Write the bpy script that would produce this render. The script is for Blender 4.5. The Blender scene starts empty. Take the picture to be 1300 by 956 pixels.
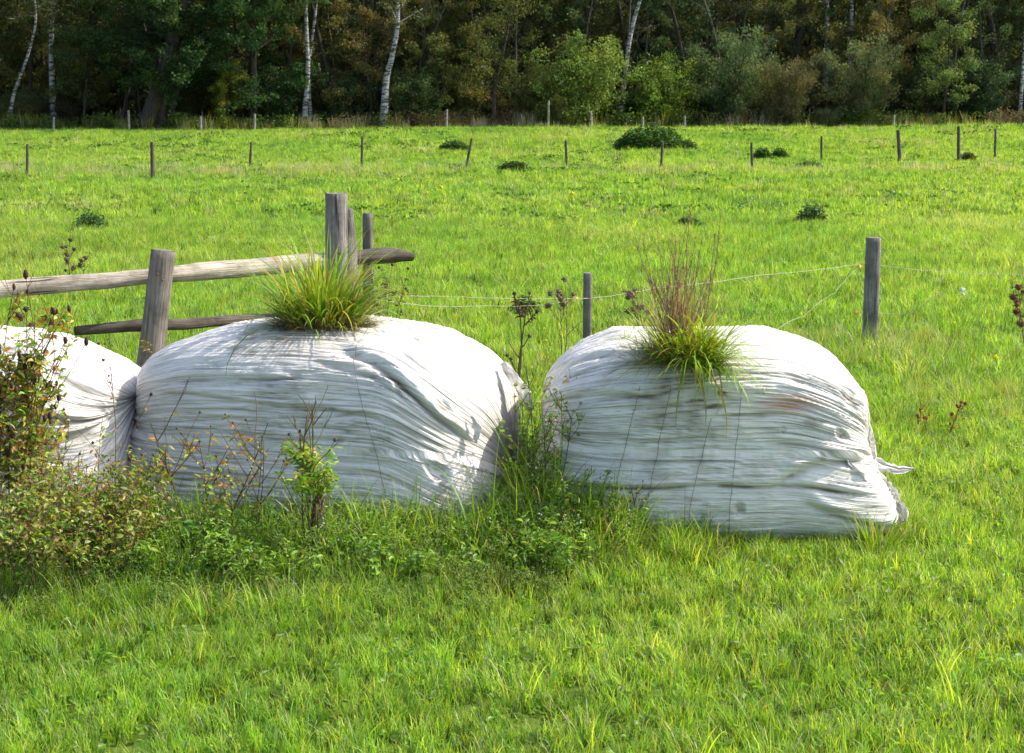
import bpy, math, random
import numpy as np
from mathutils import Vector, Matrix, Euler

rng = np.random.default_rng(7)
random.seed(7)
SC = bpy.context.scene
COL = SC.collection
R = math.radians

# ------------------------------------------------------------------ camera maths
CAMH = 2.4
FPX = 2300.0
PITCH = math.atan(363 / FPX)
CP, SP = math.cos(PITCH), math.sin(PITCH)

def ray(u, v):
    a = (u - 650) / FPX; b = (478 - v) / FPX
    return np.array([a, CP + SP * b, -SP + CP * b])

def at(u, v, y):
    """point on the sight line of photo pixel (u, v) at distance y"""
    d = ray(u, v); k = y / d[1]
    return np.array([d[0] * k, y, CAMH + d[2] * k])

# ------------------------------------------------------------------ noise
def _h(ix, iy, s):
    n = (ix.astype(np.int64) * 374761393 + iy.astype(np.int64) * 668265263 + s * 1442695041) & 0x7fffffff
    n = ((n ^ (n >> 13)) * 1274126177) & 0x7fffffff
    n = (n ^ (n >> 16)) & 0xffff
    return n / 65535.0

def vn(x, y, s=0):
    x = np.asarray(x, float); y = np.asarray(y, float)
    x, y = np.broadcast_arrays(x, y)
    ix = np.floor(x); iy = np.floor(y)
    fx = x - ix; fy = y - iy
    fx = fx * fx * (3 - 2 * fx); fy = fy * fy * (3 - 2 * fy)
    a = _h(ix, iy, s); b = _h(ix + 1, iy, s); c = _h(ix, iy + 1, s); d = _h(ix + 1, iy + 1, s)
    return (a * (1 - fx) + b * fx) * (1 - fy) + (c * (1 - fx) + d * fx) * fy

def fbm(x, y, s=0, o=4):
    t = 0; a = .5; n = 0
    for i in range(o):
        t = t + a * vn(x * 2 ** i, y * 2 ** i, s + i * 17); n += a; a *= .5
    return t / n

def sst(a, b, x):
    t = np.clip((np.asarray(x, float) - a) / (b - a), 0, 1)
    return t * t * (3 - 2 * t)

# ------------------------------------------------------------------ terrain
def gh(x, y):
    x = np.asarray(x, float); y = np.asarray(y, float)
    rise = (0.40 + 0.004 * np.clip(x, -40, 40)) * sst(58, 94, y)
    drop = -1.1 * sst(96, 106, y)
    und = 0.16 * (fbm(x * .07, y * .05, 3, 3) - .5) * sst(12, 30, y)
    und = und + 0.10 * (fbm(x * .35, y * .2, 5, 2) - .5) * sst(14, 30, y)
    und = und + 0.03 * (fbm(x * .9, y * .9, 8, 2) - .5)
    return rise + drop + und

def gpt(u, v):
    d = ray(u, v); z = 0.
    for _ in range(12):
        k = (z - CAMH) / d[2]
        x, y = d[0] * k, d[1] * k
        z = float(gh(x, y))
    return np.array([x, y, z])

# ------------------------------------------------------------------ mesh builder
class MB:
    def __init__(s):
        s.v = []; s.f = []; s.c = []; s.n = 0
    def add(s, verts, faces, col):
        verts = np.asarray(verts, float)
        col = np.asarray(col, float)
        if col.ndim == 1: col = np.tile(col[:3], (len(verts), 1))
        s.v.append(verts); s.c.append(col)
        s.f += [tuple(i + s.n for i in f) for f in faces]
        s.n += len(verts)
    def tube(s, pts, rad, col, sides=6, cap=True, rough=0, colfn=None):
        pts = np.asarray(pts, float); n = len(pts)
        rad = np.broadcast_to(np.asarray(rad, float), (n,))
        T = np.gradient(pts, axis=0); T /= np.linalg.norm(T, axis=1)[:, None] + 1e-9
        ref = np.array([0, 0, 1.]) if abs(T[0][2]) < .8 else np.array([1., 0, 0])
        vs = []; fs = []
        N = np.cross(T[0], ref); N /= np.linalg.norm(N)
        for i in range(n):
            N = N - T[i] * N.dot(T[i]); N /= np.linalg.norm(N) + 1e-9
            B = np.cross(T[i], N)
            for k in range(sides):
                a = 2 * math.pi * k / sides
                rr = rad[i] * (1 + (rough * (random.random() - .5) if rough else 0))
                vs.append(pts[i] + rr * (math.cos(a) * N + math.sin(a) * B))
        for i in range(n - 1):
            for k in range(sides):
                k2 = (k + 1) % sides
                fs.append((i * sides + k, i * sides + k2, (i + 1) * sides + k2, (i + 1) * sides + k))
        if cap:
            fs.append(tuple(range(sides))[::-1]); fs.append(tuple((n - 1) * sides + k for k in range(sides)))
        s.add(vs, fs, col)
    def blade(s, base, az, L, w, th0, dth, c0, c1, segs=4, twist=0., fold=False):
        d = np.array([math.cos(az), math.sin(az), 0.])
        p = np.array([-math.sin(az), math.cos(az), 0.])
        p = p * math.cos(twist) + d * math.sin(twist) * .9
        pos = np.asarray(base, float).copy(); th = th0; vs = []; cs = []
        c0 = np.asarray(c0); c1 = np.asarray(c1)
        for i in range(segs + 1):
            t = i / segs
            ww = w * .5 * (1 - t ** 1.6) * (0.55 + 1.2 * min(t, .35)) + (0.0 if i == segs else w * .06)
            c = c0 * (1 - t) + c1 * t
            if i == segs:
                vs.append(pos.copy()); cs.append(c)
            else:
                vs += [pos - p * ww, pos + p * ww]; cs += [c, c]
            pos = pos + (L / segs) * (d * math.sin(th) + np.array([0, 0, math.cos(th)]))
            th += dth / segs * (0.5 + t)
        fs = [(2 * i, 2 * i + 1, 2 * i + 3, 2 * i + 2) for i in range(segs - 1)]
        fs.append((2 * segs - 2, 2 * segs - 1, 2 * segs))
        s.add(vs, fs, np.array(cs))
    def leaf(s, base, direc, L, w, col, droop=.3, nrm=None):
        """pointed leaf, folded along the midrib"""
        d = np.asarray(direc, float); d = d / (np.linalg.norm(d) + 1e-9)
        r = np.array([random.gauss(0, 1), random.gauss(0, 1), random.gauss(0, .4) + 1.2]) if nrm is None else np.asarray(nrm)
        p = np.cross(d, r); p /= np.linalg.norm(p) + 1e-9
        n = np.cross(p, d)
        b = np.asarray(base, float); dz = np.array([0, 0, -1.])
        m1 = b + d * L * .35 + dz * L * droop * .1; m2 = b + d * L * .7 + dz * L * droop * .45; t = b + d * L + dz * L * droop
        up = n * w * .18
        vs = [b, m1 - p * w * .5 + up, m1, m1 + p * w * .5 + up, m2 - p * w * .38 + up, m2, m2 + p * w * .38 + up, t]
        fs = [(0, 2, 1), (0, 3, 2), (1, 2, 5, 4), (2, 3, 6, 5), (4, 5, 7), (5, 6, 7)]
        s.add(vs, fs, col)
    def blob(s, c, r, col, n=7, m=5, sq=(1, 1, 1), jit=.12):
        c = np.asarray(c, float); vs = []; fs = []
        for i in range(m + 1):
            a = math.pi * i / m
            for k in range(n):
                b = 2 * math.pi * k / n
                q = r * (1 + random.uniform(-jit, jit))
                vs.append(c + q * np.array([math.sin(a) * math.cos(b) * sq[0], math.sin(a) * math.sin(b) * sq[1], math.cos(a) * sq[2]]))
        for i in range(m):
            for k in range(n):
                k2 = (k + 1) % n
                fs.append((i * n + k, (i + 1) * n + k, (i + 1) * n + k2, i * n + k2))
        s.add(vs, fs, col)
    def arrays(s):
        return np.concatenate(s.v), s.f, np.concatenate(s.c)
    def build(s, name, mat, parent=None, smooth=False):
        v, f, c = s.arrays()
        me = bpy.data.meshes.new(name)
        me.from_pydata(v.tolist(), [], f)
        setcol(me, c)
        if smooth: me.shade_smooth()
        me.materials.append(mat)
        o = bpy.data.objects.new(name, me); COL.objects.link(o)
        if parent: o.parent = parent
        return o

def setcol(me, c):
    a = me.attributes.new('Col', 'FLOAT_COLOR', 'POINT')
    cc = np.ones((len(me.vertices), 4), np.float32); cc[:, :3] = c
    a.data.foreach_set('color', cc.ravel())

def tag(o, label=None, cat=None, group=None, kind=None):
    if label: o['label'] = label
    if cat: o['category'] = cat
    if group: o['group'] = group
    if kind: o['kind'] = kind
    return o

def empty(name, loc, rz=0.):
    o = bpy.data.objects.new(name, None); COL.objects.link(o)
    o.location = loc; o.rotation_euler = (0, 0, rz); o.empty_display_size = .1
    return o

def copy_thing(root):
    r = root.copy(); COL.objects.link(r)
    for ch in root.children:
        c = ch.copy(); COL.objects.link(c); c.parent = r
        for g in ch.children:
            d = g.copy(); COL.objects.link(d); d.parent = c
    return r

# ------------------------------------------------------------------ materials
def newmat(name):
    m = bpy.data.materials.new(name); m.use_nodes = True
    nt = m.node_tree; nt.nodes.clear()
    out = nt.nodes.new('ShaderNodeOutputMaterial')
    return m, nt, out

def N(nt, t, **k):
    n = nt.nodes.new(t)
    for a, b in k.items():
        if a == 'ins':
            for kk, vv in b.items():
                n.inputs[kk].default_value = vv
        else: setattr(n, a, b)
    return n

def mixc(nt, fac, a, b, mode='MIX'):
    n = nt.nodes.new('ShaderNodeMix'); n.data_type = 'RGBA'; n.blend_type = mode; n.clamp_factor = True
    L = nt.links
    for sock, val in ((n.inputs[0], fac), (n.inputs[6], a), (n.inputs[7], b)):
        if isinstance(val, bpy.types.NodeSocket): L.new(val, sock)
        elif isinstance(val, (int, float)): sock.default_value = val
        else: sock.default_value = (*val, 1)
    return n.outputs[2]

def ramp(nt, fac, stops):
    n = nt.nodes.new('ShaderNodeValToRGB'); e = n.color_ramp.elements
    e[0].position = stops[0][0]; e[0].color = (*stops[0][1], 1)
    e[1].position = stops[-1][0]; e[1].color = (*stops[-1][1], 1)
    for p, c in stops[1:-1]:
        x = e.new(p); x.color = (*c, 1)
    nt.links.new(fac, n.inputs[0]); return n.outputs[0]

def noise(nt, vec, scale, detail=3, rough=.55, dist=0):
    n = N(nt, 'ShaderNodeTexNoise', ins={'Scale': scale, 'Detail': detail, 'Roughness': rough, 'Distortion': dist})
    if vec is not None: nt.links.new(vec, n.inputs['Vector'])
    return n.outputs[0]

def mapping(nt, vec, scale, loc=(0, 0, 0), rot=(0, 0, 0)):
    m = N(nt, 'ShaderNodeMapping'); m.inputs['Scale'].default_value = scale; m.inputs['Location'].default_value = loc
    m.inputs['Rotation'].default_value = rot
    nt.links.new(vec, m.inputs['Vector']); return m.outputs[0]

def mat_veg(name, trans=.45, var=.35, patch=None, tmul=(1.25, 1.15, .5), rough=.5, objcol=False, spec=.35):
    m, nt, out = newmat(name); L = nt.links
    at_ = N(nt, 'ShaderNodeAttribute', attribute_name='Col'); c = at_.outputs['Color']
    oi = N(nt, 'ShaderNodeObjectInfo')
    mr = N(nt, 'ShaderNodeMapRange', ins={3: 1 - var, 4: 1 + var}); L.new(oi.outputs['Random'], mr.inputs[0])
    vm = N(nt, 'ShaderNodeVectorMath', operation='SCALE'); L.new(c, vm.inputs[0]); L.new(mr.outputs[0], vm.inputs['Scale'])
    c = vm.outputs[0]
    if objcol: c = mixc(nt, 1., c, oi.outputs['Color'], 'MULTIPLY')
    if patch:
        g = N(nt, 'ShaderNodeNewGeometry')
        n1 = noise(nt, mapping(nt, g.outputs['Position'], (1, .6, 1)), patch[0], 4, .6)
        c = mixc(nt, 1., c, ramp(nt, n1, patch[1]), 'MULTIPLY')
    p = N(nt, 'ShaderNodeBsdfPrincipled'); L.new(c, p.inputs['Base Color'])
    p.inputs['Roughness'].default_value = rough; p.inputs['Specular IOR Level'].default_value = spec
    t = N(nt, 'ShaderNodeBsdfTranslucent'); L.new(mixc(nt, 1., c, tmul, 'MULTIPLY'), t.inputs[0])
    mx = N(nt, 'ShaderNodeMixShader'); mx.inputs[0].default_value = trans
    L.new(p.outputs[0], mx.inputs[1]); L.new(t.outputs[0], mx.inputs[2]); L.new(mx.outputs[0], out.inputs[0])
    return m

M_grass = mat_veg('grass_blades', .5, .16, (.16, [(.32, (.66, .82, .8)), (.43, (.88, .95, .9)), (.54, (1.02, 1.0, .95)), (.68, (1.3, 1.08, 1.9))]), (1.5, 1.4, .6), spec=.4, rough=.42)
M_plant = mat_veg('plant_leaves', .4, .12, None, (1.4, 1.3, .6))
M_tree = mat_veg('tree_leaves', .36, .15, None, (1.3, 1.3, .6), objcol=True, rough=.6, spec=.25)
M_stem = mat_veg('stems', .08, .12, None, rough=.8, spec=.15)

def mat_ground():
    m, nt, out = newmat('meadow_soil'); L = nt.links
    g = N(nt, 'ShaderNodeNewGeometry'); P = g.outputs['Position']
    a = noise(nt, P, 9, 5, .7); b = noise(nt, P, .25, 3)
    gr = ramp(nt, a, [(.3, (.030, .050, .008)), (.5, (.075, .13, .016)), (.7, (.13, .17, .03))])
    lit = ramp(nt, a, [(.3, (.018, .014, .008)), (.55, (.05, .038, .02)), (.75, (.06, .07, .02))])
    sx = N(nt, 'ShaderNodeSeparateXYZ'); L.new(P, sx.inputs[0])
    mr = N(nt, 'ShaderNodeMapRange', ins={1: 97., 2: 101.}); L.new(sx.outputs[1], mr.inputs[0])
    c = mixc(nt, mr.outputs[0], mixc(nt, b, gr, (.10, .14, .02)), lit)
    p = N(nt, 'ShaderNodeBsdfPrincipled'); L.new(c, p.inputs['Base Color']); p.inputs['Roughness'].default_value = .95
    p.inputs['Specular IOR Level'].default_value = .1
    bp = N(nt, 'ShaderNodeBump', ins={'Strength': .8, 'Distance': .04}); L.new(a, bp.inputs['Height']); L.new(bp.outputs[0], p.inputs['Normal'])
    L.new(p.outputs[0], out.inputs[0]); return m

def mat_wood(name, base=(.30, .255, .20), dark=(.07, .058, .045), green=.2):
    m, nt, out = newmat(name); L = nt.links
    tc = N(nt, 'ShaderNodeTexCoord'); uv = N(nt, 'ShaderNodeUVMap', uv_map='UVMap').outputs[0]
    gr = noise(nt, mapping(nt, uv, (3.0, 60, 1)), 1.0, 6, .65, .4)
    cr = noise(nt, mapping(nt, uv, (1.2, 26, 1)), 1.0, 3, .5, .3)
    bl = noise(nt, tc.outputs['Object'], 5, 5, .65)
    sp = noise(nt, tc.outputs['Object'], 55, 3, .6)
    c = ramp(nt, gr, [(.3, tuple(x * .45 for x in base)), (.5, base), (.68, tuple(min(1, x * 1.45) for x in base))])
    c = mixc(nt, ramp(nt, bl, [(.42, (0, 0, 0)), (.66, (1, 1, 1))]), c, tuple(x * .5 for x in base))
    c = mixc(nt, ramp(nt, cr, [(.30, (1, 1, 1)), (.36, (0, 0, 0))]), c, dark)
    c = mixc(nt, ramp(nt, sp, [(.62, (0, 0, 0)), (.7, (green, green, green))]), c, (.2, .24, .10))
    p = N(nt, 'ShaderNodeBsdfPrincipled'); L.new(c, p.inputs['Base Color']); p.inputs['Roughness'].default_value = .85
    p.inputs['Specular IOR Level'].default_value = .2
    ad = N(nt, 'ShaderNodeMath', operation='ADD'); L.new(gr, ad.inputs[0])
    rm = ramp(nt, cr, [(.30, (0, 0, 0)), (.38, (1, 1, 1))]); L.new(rm, ad.inputs[1])
    bp = N(nt, 'ShaderNodeBump', ins={'Strength': 1., 'Distance': .016}); L.new(ad.outputs[0], bp.inputs['Height']); L.new(bp.outputs[0], p.inputs['Normal'])
    L.new(p.outputs[0], out.inputs[0]); return m

def mat_bark(name, a, b, sc=(3, 3, 1.2), objcol=False, marks=None):
    m, nt, out = newmat(name); L = nt.links
    tc = N(nt, 'ShaderNodeTexCoord')
    n = noise(nt, mapping(nt, tc.outputs['Object'], sc), 4, 5, .7)
    c = ramp(nt, n, [(.35, a), (.6, b)])
    if marks:
        n2 = noise(nt, mapping(nt, tc.outputs['Object'], (2.2, 2.2, 9)), 1.0, 4, .75)
        c = mixc(nt, ramp(nt, n2, [(.46, (1, 1, 1)), (.52, (0, 0, 0))]), c, marks)
    p = N(nt, 'ShaderNodeBsdfPrincipled'); L.new(c, p.inputs['Base Color']); p.inputs['Roughness'].default_value = .9
    p.inputs['Specular IOR Level'].default_value = .15
    L.new(p.outputs[0], out.inputs[0]); return m

def mat_bale(name, seed=0, red=0., algae=.5):
    m, nt, out = newmat(name); L = nt.links
    uv = N(nt, 'ShaderNodeUVMap', uv_map='UVMap').outputs[0]
    tc = N(nt, 'ShaderNodeTexCoord')
    O = mapping(nt, tc.outputs['Object'], (1, 1, 1), (seed * 3.1, seed, seed * 2))
    fine = noise(nt, mapping(nt, uv, (1.8, 80, 1), (seed, seed, 0)), 1, 5, .62, .35)
    mid = noise(nt, mapping(nt, uv, (.9, 26, 1), (seed * 2, 3, 0)), 1, 4, .6, .5)
    big = noise(nt, O, 2.6, 5, .6, .4)
    pat = noise(nt, O, 7, 6, .7, .6)
    spk = noise(nt, O, 60, 3, .6)
    dirt = N(nt, 'ShaderNodeAttribute', attribute_name='dirt').outputs['Fac']
    c = (.87, .82, .745)
    # grime between the pleats
    s = mixc(nt, 1., ramp(nt, mid, [(.48, (0, 0, 0)), (.66, (1, 1, 1))]), ramp(nt, big, [(.36, (.05, .05, .05)), (.62, (1, 1, 1))]), 'MULTIPLY')
    c = mixc(nt, s, c, (.55, .52, .47))
    s = mixc(nt, 1., ramp(nt, fine, [(.55, (0, 0, 0)), (.64, (.9, .9, .9))]), ramp(nt, big, [(.40, (.12, .12, .12)), (.6, (1, 1, 1))]), 'MULTIPLY')
    c = mixc(nt, s, c, (.24, .22, .17))
    # algae and mud films
    g = N(nt, 'ShaderNodeSeparateXYZ'); L.new(tc.outputs['Object'], g.inputs[0])
    lowz = N(nt, 'ShaderNodeMapRange', ins={1: .42, 2: .05}); L.new(g.outputs[2], lowz.inputs[0])
    st2 = noise(nt, mapping(nt, tc.outputs['Object'], (1.6, 1.6, 4.5), (seed, 2, 5)), 2.2, 6, .68, .3)
    s = mixc(nt, 1., ramp(nt, st2, [(.44, (0, 0, 0)), (.60, (.5, .5, .5))]), lowz.outputs[0], 'MULTIPLY')
    c = mixc(nt, s, c, (.36, .38, .25))
    s = ramp(nt, noise(nt, mapping(nt, tc.outputs['Object'], (1.2, 1.2, 3.4), (seed * 4, 7, 1)), 2.8, 7, .72, .2), [(.53, (0, 0, 0)), (.66, (.42, .42, .42))])
    c = mixc(nt, s, c, (.60, .51, .38))
    s = ramp(nt, pat, [(.56, (0, 0, 0)), (.72, (algae, algae, algae))])
    c = mixc(nt, s, c, (.52, .55, .40))
    c = mixc(nt, ramp(nt, spk, [(.70, (0, 0, 0)), (.76, (.7, .7, .7))]), c, (.30, .27, .20))
    if red:
        vd = N(nt, 'ShaderNodeVectorMath', operation='DISTANCE'); L.new(mapping(nt, tc.outputs['Object'], (1, 1, 3.2)), vd.inputs[0]); vd.inputs[1].default_value = (.42, -.62, .80 * 3.2)
        f = mixc(nt, 1., ramp(nt, vd.outputs['Value'], [(.05, (1, 1, 1)), (.24, (0, 0, 0))]), ramp(nt, fine, [(.38, (.2, .2, .2)), (.55, (1, 1, 1))]), 'MULTIPLY')
        c = mixc(nt, f, c, (.55, .27, .17))
    c = mixc(nt, dirt, c, (.17, .135, .08))
    p = N(nt, 'ShaderNodeBsdfPrincipled'); L.new(c, p.inputs['Base Color'])
    p.inputs['Roughness'].default_value = .45; p.inputs['Specular IOR Level'].default_value = .25
    h = N(nt, 'ShaderNodeMath', operation='MULTIPLY_ADD', ins={1: .45}); L.new(fine, h.inputs[0]); L.new(mid, h.inputs[2])
    bp = N(nt, 'ShaderNodeBump', ins={'Strength': 1., 'Distance': .030}); L.new(h.outputs[0], bp.inputs['Height']); L.new(bp.outputs[0], p.inputs['Normal'])
    L.new(p.outputs[0], out.inputs[0]); return m

def mat_plain(name, col, rough=.6, trans=0.):
    m, nt, out = newmat(name); L = nt.links
    tc = N(nt, 'ShaderNodeTexCoord')
    n = noise(nt, tc.outputs['Object'], 30, 4, .6)
    c = ramp(nt, n, [(.35, tuple(x * .75 for x in col)), (.6, col)])
    p = N(nt, 'ShaderNodeBsdfPrincipled'); L.new(c, p.inputs['Base Color']); p.inputs['Roughness'].default_value = rough
    if trans:
        t = N(nt, 'ShaderNodeBsdfTranslucent'); L.new(c, t.inputs[0])
        mx = N(nt, 'ShaderNodeMixShader'); mx.inputs[0].default_value = trans
        L.new(p.outputs[0], mx.inputs[1]); L.new(t.outputs[0], mx.inputs[2]); L.new(mx.outputs[0], out.inputs[0])
    else: L.new(p.outputs[0], out.inputs[0])
    return m

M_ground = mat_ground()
M_rail = mat_wood('weathered_rail', (.46, .40, .31))
M_post = mat_wood('weathered_post', (.21, .185, .15))
M_gpost = mat_wood('grey_post', (.25, .225, .195), green=.0)
M_darkpost = mat_wood('dark_post', (.13, .105, .08))
M_bark = mat_bark('dark_bark', (.035, .028, .02), (.085, .068, .05))
M_birch = mat_bark('birch_bark', (.30, .29, .26), (.50, .48, .44), marks=(.07, .06, .05))
M_film = mat_plain('torn_film', (.84, .82, .78), .4, .4)
M_twine = mat_plain('twine', (.22, .16, .10), .8)
M_wire = mat_plain('fence_wire', (.42, .40, .30), .6)
M_yel = mat_plain('yellow_insulator', (.75, .60, .04), .4)

# ------------------------------------------------------------------ ground sheet
def build_ground():
    xs = np.concatenate([[-600, -420, -300, -220, -160], np.arange(-130, -45, 6), np.arange(-45, -12, 1.2), np.arange(-12, 12, .3), np.arange(12, 45, 1.2), np.arange(45, 131, 6), [160, 220, 300, 420, 600]])
    ys = np.concatenate([[-300, -150, -60, -20, -5, 0, 3], np.arange(5, 30, .3), np.arange(30, 110, 1.), np.arange(110, 200, 8), [220, 300, 450, 700, 1200]])
    X, Y = np.meshgrid(xs, ys); Z = gh(X, Y)
    v = np.stack([X, Y, Z], -1).reshape(-1, 3); nx = len(xs)
    f = [(j * nx + i, j * nx + i + 1, (j + 1) * nx + i + 1, (j + 1) * nx + i) for j in range(len(ys) - 1) for i in range(nx - 1)]
    me = bpy.data.meshes.new('meadow_ground'); me.from_pydata(v.tolist(), [], f); me.shade_smooth(); me.materials.append(M_ground)
    o = bpy.data.objects.new('meadow_ground', me); COL.objects.link(o); tag(o, kind='structure')
build_ground()

# ------------------------------------------------------------------ scatter (stuff, one object, geometry nodes)
def scatter(name, label, cat, templates, pos, rot, scl, var, mat):
    V = []; F = []; C = []; src = []; n = 0
    for k, t in enumerate(templates):
        v, f, c = t.arrays()
        V.append(v); C.append(c); F += [tuple(i + n for i in q) for q in f]; src.append(np.full(len(v), k)); n += len(v)
    P = len(pos)
    V.append(pos); C.append(np.zeros((P, 3))); src.append(np.full(P, -1))
    V = np.concatenate(V); C = np.concatenate(C); src = np.concatenate(src)
    me = bpy.data.meshes.new(name); me.from_pydata(V.tolist(), [], F); setcol(me, C)
    def at_(nm, ty, arr, key='value'):
        a = me.attributes.new(nm, ty, 'POINT'); a.data.foreach_set(key, np.ascontiguousarray(arr).ravel())
    at_('src', 'INT', src.astype(np.int32))
    pv = np.full(len(V), -1, np.int32); pv[n:] = var; at_('pvar', 'INT', pv)
    rr = np.zeros((len(V), 3), np.float32); rr[n:] = rot; at_('prot', 'FLOAT_VECTOR', rr, 'vector')
    ss = np.ones((len(V), 3), np.float32); ss[n:] = scl; at_('pscl', 'FLOAT_VECTOR', ss, 'vector')
    me.materials.append(mat)
    o = bpy.data.objects.new(name, me); COL.objects.link(o); tag(o, label, cat, kind='stuff')
    ng = bpy.data.node_groups.new(name + '_scatter', 'GeometryNodeTree')
    ng.interface.new_socket('Geometry', in_out='INPUT', socket_type='NodeSocketGeometry')
    ng.interface.new_socket('Geometry', in_out='OUTPUT', socket_type='NodeSocketGeometry')
    L = ng.links; nn = ng.nodes.new
    gi = nn('NodeGroupInput'); go = nn('NodeGroupOutput'); jn = nn('GeometryNodeJoinGeometry')
    def attr(nm, ty):
        a = nn('GeometryNodeInputNamedAttribute'); a.data_type = ty; a.inputs['Name'].default_value = nm
        return a.outputs[0]
    a_s, a_v, a_r, a_c = attr('src', 'INT'), attr('pvar', 'INT'), attr('prot', 'FLOAT_VECTOR'), attr('pscl', 'FLOAT_VECTOR')
    def eq(a, k):
        c = nn('FunctionNodeCompare'); c.data_type = 'INT'; c.operation = 'EQUAL'
        L.new(a, c.inputs[2]); c.inputs[3].default_value = k; return c.outputs[0]
    for k in range(len(templates)):
        sp = nn('GeometryNodeSeparateGeometry'); sp.domain = 'POINT'; L.new(gi.outputs[0], sp.inputs[0]); L.new(eq(a_s, k), sp.inputs[1])
        s2 = nn('GeometryNodeSeparateGeometry'); s2.domain = 'POINT'; L.new(gi.outputs[0], s2.inputs[0]); L.new(eq(a_v, k), s2.inputs[1])
        ip = nn('GeometryNodeInstanceOnPoints'); L.new(s2.outputs[0], ip.inputs['Points']); L.new(sp.outputs[0], ip.inputs['Instance'])
        L.new(a_r, ip.inputs['Rotation']); L.new(a_c, ip.inputs['Scale']); L.new(ip.outputs[0], jn.inputs[0])
    L.new(jn.outputs[0], go.inputs[0])
    md = o.modifiers.new('scatter', 'NODES'); md.node_group = ng
    return o

# ------------------------------------------------------------------ grass templates
def jc(c, j=.15):
    k = 1 + random.uniform(-j, j)
    return np.array([c[0] * k * (1 + random.uniform(-j, j)), c[1] * k, c[2] * k * (1 + random.uniform(-j, j))])
G1 = (.255, .42, .042); G2 = (.39, .51, .075); G3 = (.15, .30, .03); GD = (.05, .105, .015)
DRY = (.34, .30, .17); DRY2 = (.46, .43, .30); YEL = (.40, .36, .03)

def tuft(n, rad, l0, l1, w0, w1, dryp=.05, segs=3, spread=1., cols=(G1, G1, G2, G3), darkp=0.):
    m = MB()
    for _ in range(n):
        a = random.uniform(0, 2 * math.pi); r = rad * math.sqrt(random.random())
        az = a + random.gauss(0, 1.2); L = random.uniform(l0, l1)
        c0 = jc(random.choice(cols)); c1 = c0 * 1.15
        q = random.random()
        if q < dryp: c0 = jc(DRY); c1 = jc(DRY2)
        elif q < dryp * 2.0: c1 = jc(YEL)
        m.blade((r * math.cos(a), r * math.sin(a), -.01), az, L, random.uniform(w0, w1), abs(random.gauss(.12, .22)) * spread, random.uniform(.2, 1.7) * spread, c0, c1, segs, random.gauss(0, .7))
    return m

near_t = [tuft(52, .11, .05, .14, .003, .0065, .05, 3, 1.35, (G1, G1, G2, G2, G3, GD)) for _ in range(5)]
near_t += [tuft(36, .09, .08, .22, .003, .0065, .12, 4, 1.5) for _ in range(2)]
near_t += [tuft(22, .08, .05, .13, .004, .008, .7, 3)]                       # 7 dry
# low broad leaves between the blades
def leafy(n, rad, h, ls, cols):
    m = MB()
    for _ in range(n):
        a = random.uniform(0, 6.283); r = rad * math.sqrt(random.random())
        b = (r * math.cos(a), r * math.sin(a), random.uniform(0, h))
        az = random.uniform(0, 6.283); el = random.uniform(-.2, .9)
        m.leaf(b, (math.cos(az) * math.cos(el), math.sin(az) * math.cos(el), math.sin(el)), random.uniform(*ls), random.uniform(*ls) * .5, jc(random.choice(cols)), .3)
    return m
near_t += [leafy(30, .09, .08, (.025, .06), (G1, G3, (.12, .22, .03)))]      # 8 herb

SEGB = []   # bale footprints, filled below: (cx, cy, yaw, a, b)
BALES = [(-1.06, 10.14, R(-14), 1.035, .64), (1.075, 10.04, R(-4), .885, .64), (-3.16, 10.30, R(-16), 1.08, .66)]
def in_bale(x, y, g=-.05):
    r = np.zeros(len(x), bool)
    for cx, cy, yw, a, b in BALES:
        dx, dy = x - cx, y - cy
        lx = dx * math.cos(yw) + dy * math.sin(yw); ly = -dx * math.sin(yw) + dy * math.cos(yw)
        r |= (np.abs(lx) < a + g) & (np.abs(ly) < b + g)
    return r

def band(y0, y1, dens, margin=1.2):
    hw = lambda y: y * 650 / FPX * 1.0 + margin
    area = (y1 - y0) * 2 * hw((y0 + y1) / 2)
    n = int(area * dens)
    y = rng.uniform(y0, y1, n * 2); x = rng.uniform(-1, 1, n * 2) * hw(y1)
    k = np.abs(x) < hw(y); x, y = x[k][:n], y[k][:n]
    return x, y

def tile(size, n, l0, l1, w0, w1, seed, segs=3, dry=.05, cols=(G1, G1, G2, G3, G3, GD), lv=0):
    """a square piece of sward; neighbouring pieces butt together"""
    rg = np.random.default_rng(seed); random.seed(seed); m = MB()
    nc = max(8, n // 26); cx = rg.uniform(-.5, .5, (nc, 2)) * size; ch = rg.uniform(.55, 1.35, nc); cc = rg.integers(0, len(cols), nc); caz = rg.uniform(0, 6.28, nc)
    for _ in range(n):
        k = rg.integers(nc); x, y = cx[k] + rg.normal(0, size * .035, 2)
        if abs(x) > size * .54 or abs(y) > size * .54: continue
        L = rg.uniform(l0, l1) * ch[k]; c0 = jc(cols[cc[k]] if random.random() < .6 else random.choice(cols), .2); c1 = c0 * 1.15; q = random.random()
        if q < dry: c0 = jc(DRY); c1 = jc(DRY2)
        elif q < dry * 2.2: c1 = jc(YEL)
        m.blade((x, y, -.01), caz[k] + rg.normal(0, 1.4), L, rg.uniform(w0, w1), abs(rg.normal(.15, .25)), rg.uniform(.2, 2.3), c0, c1, segs, rg.normal(0, .8))
    for _ in range(lv):
        az = rg.uniform(0, 6.28); m.leaf((rg.uniform(-.5, .5) * size, rg.uniform(-.5, .5) * size, rg.uniform(.01, .05)), (math.cos(az), math.sin(az), rg.uniform(0, .8)), rg.uniform(.02, .06), rg.uniform(.012, .03), jc(random.choice((G1, G3, (.13, .22, .05))), .2), .3)
    return m

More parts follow.
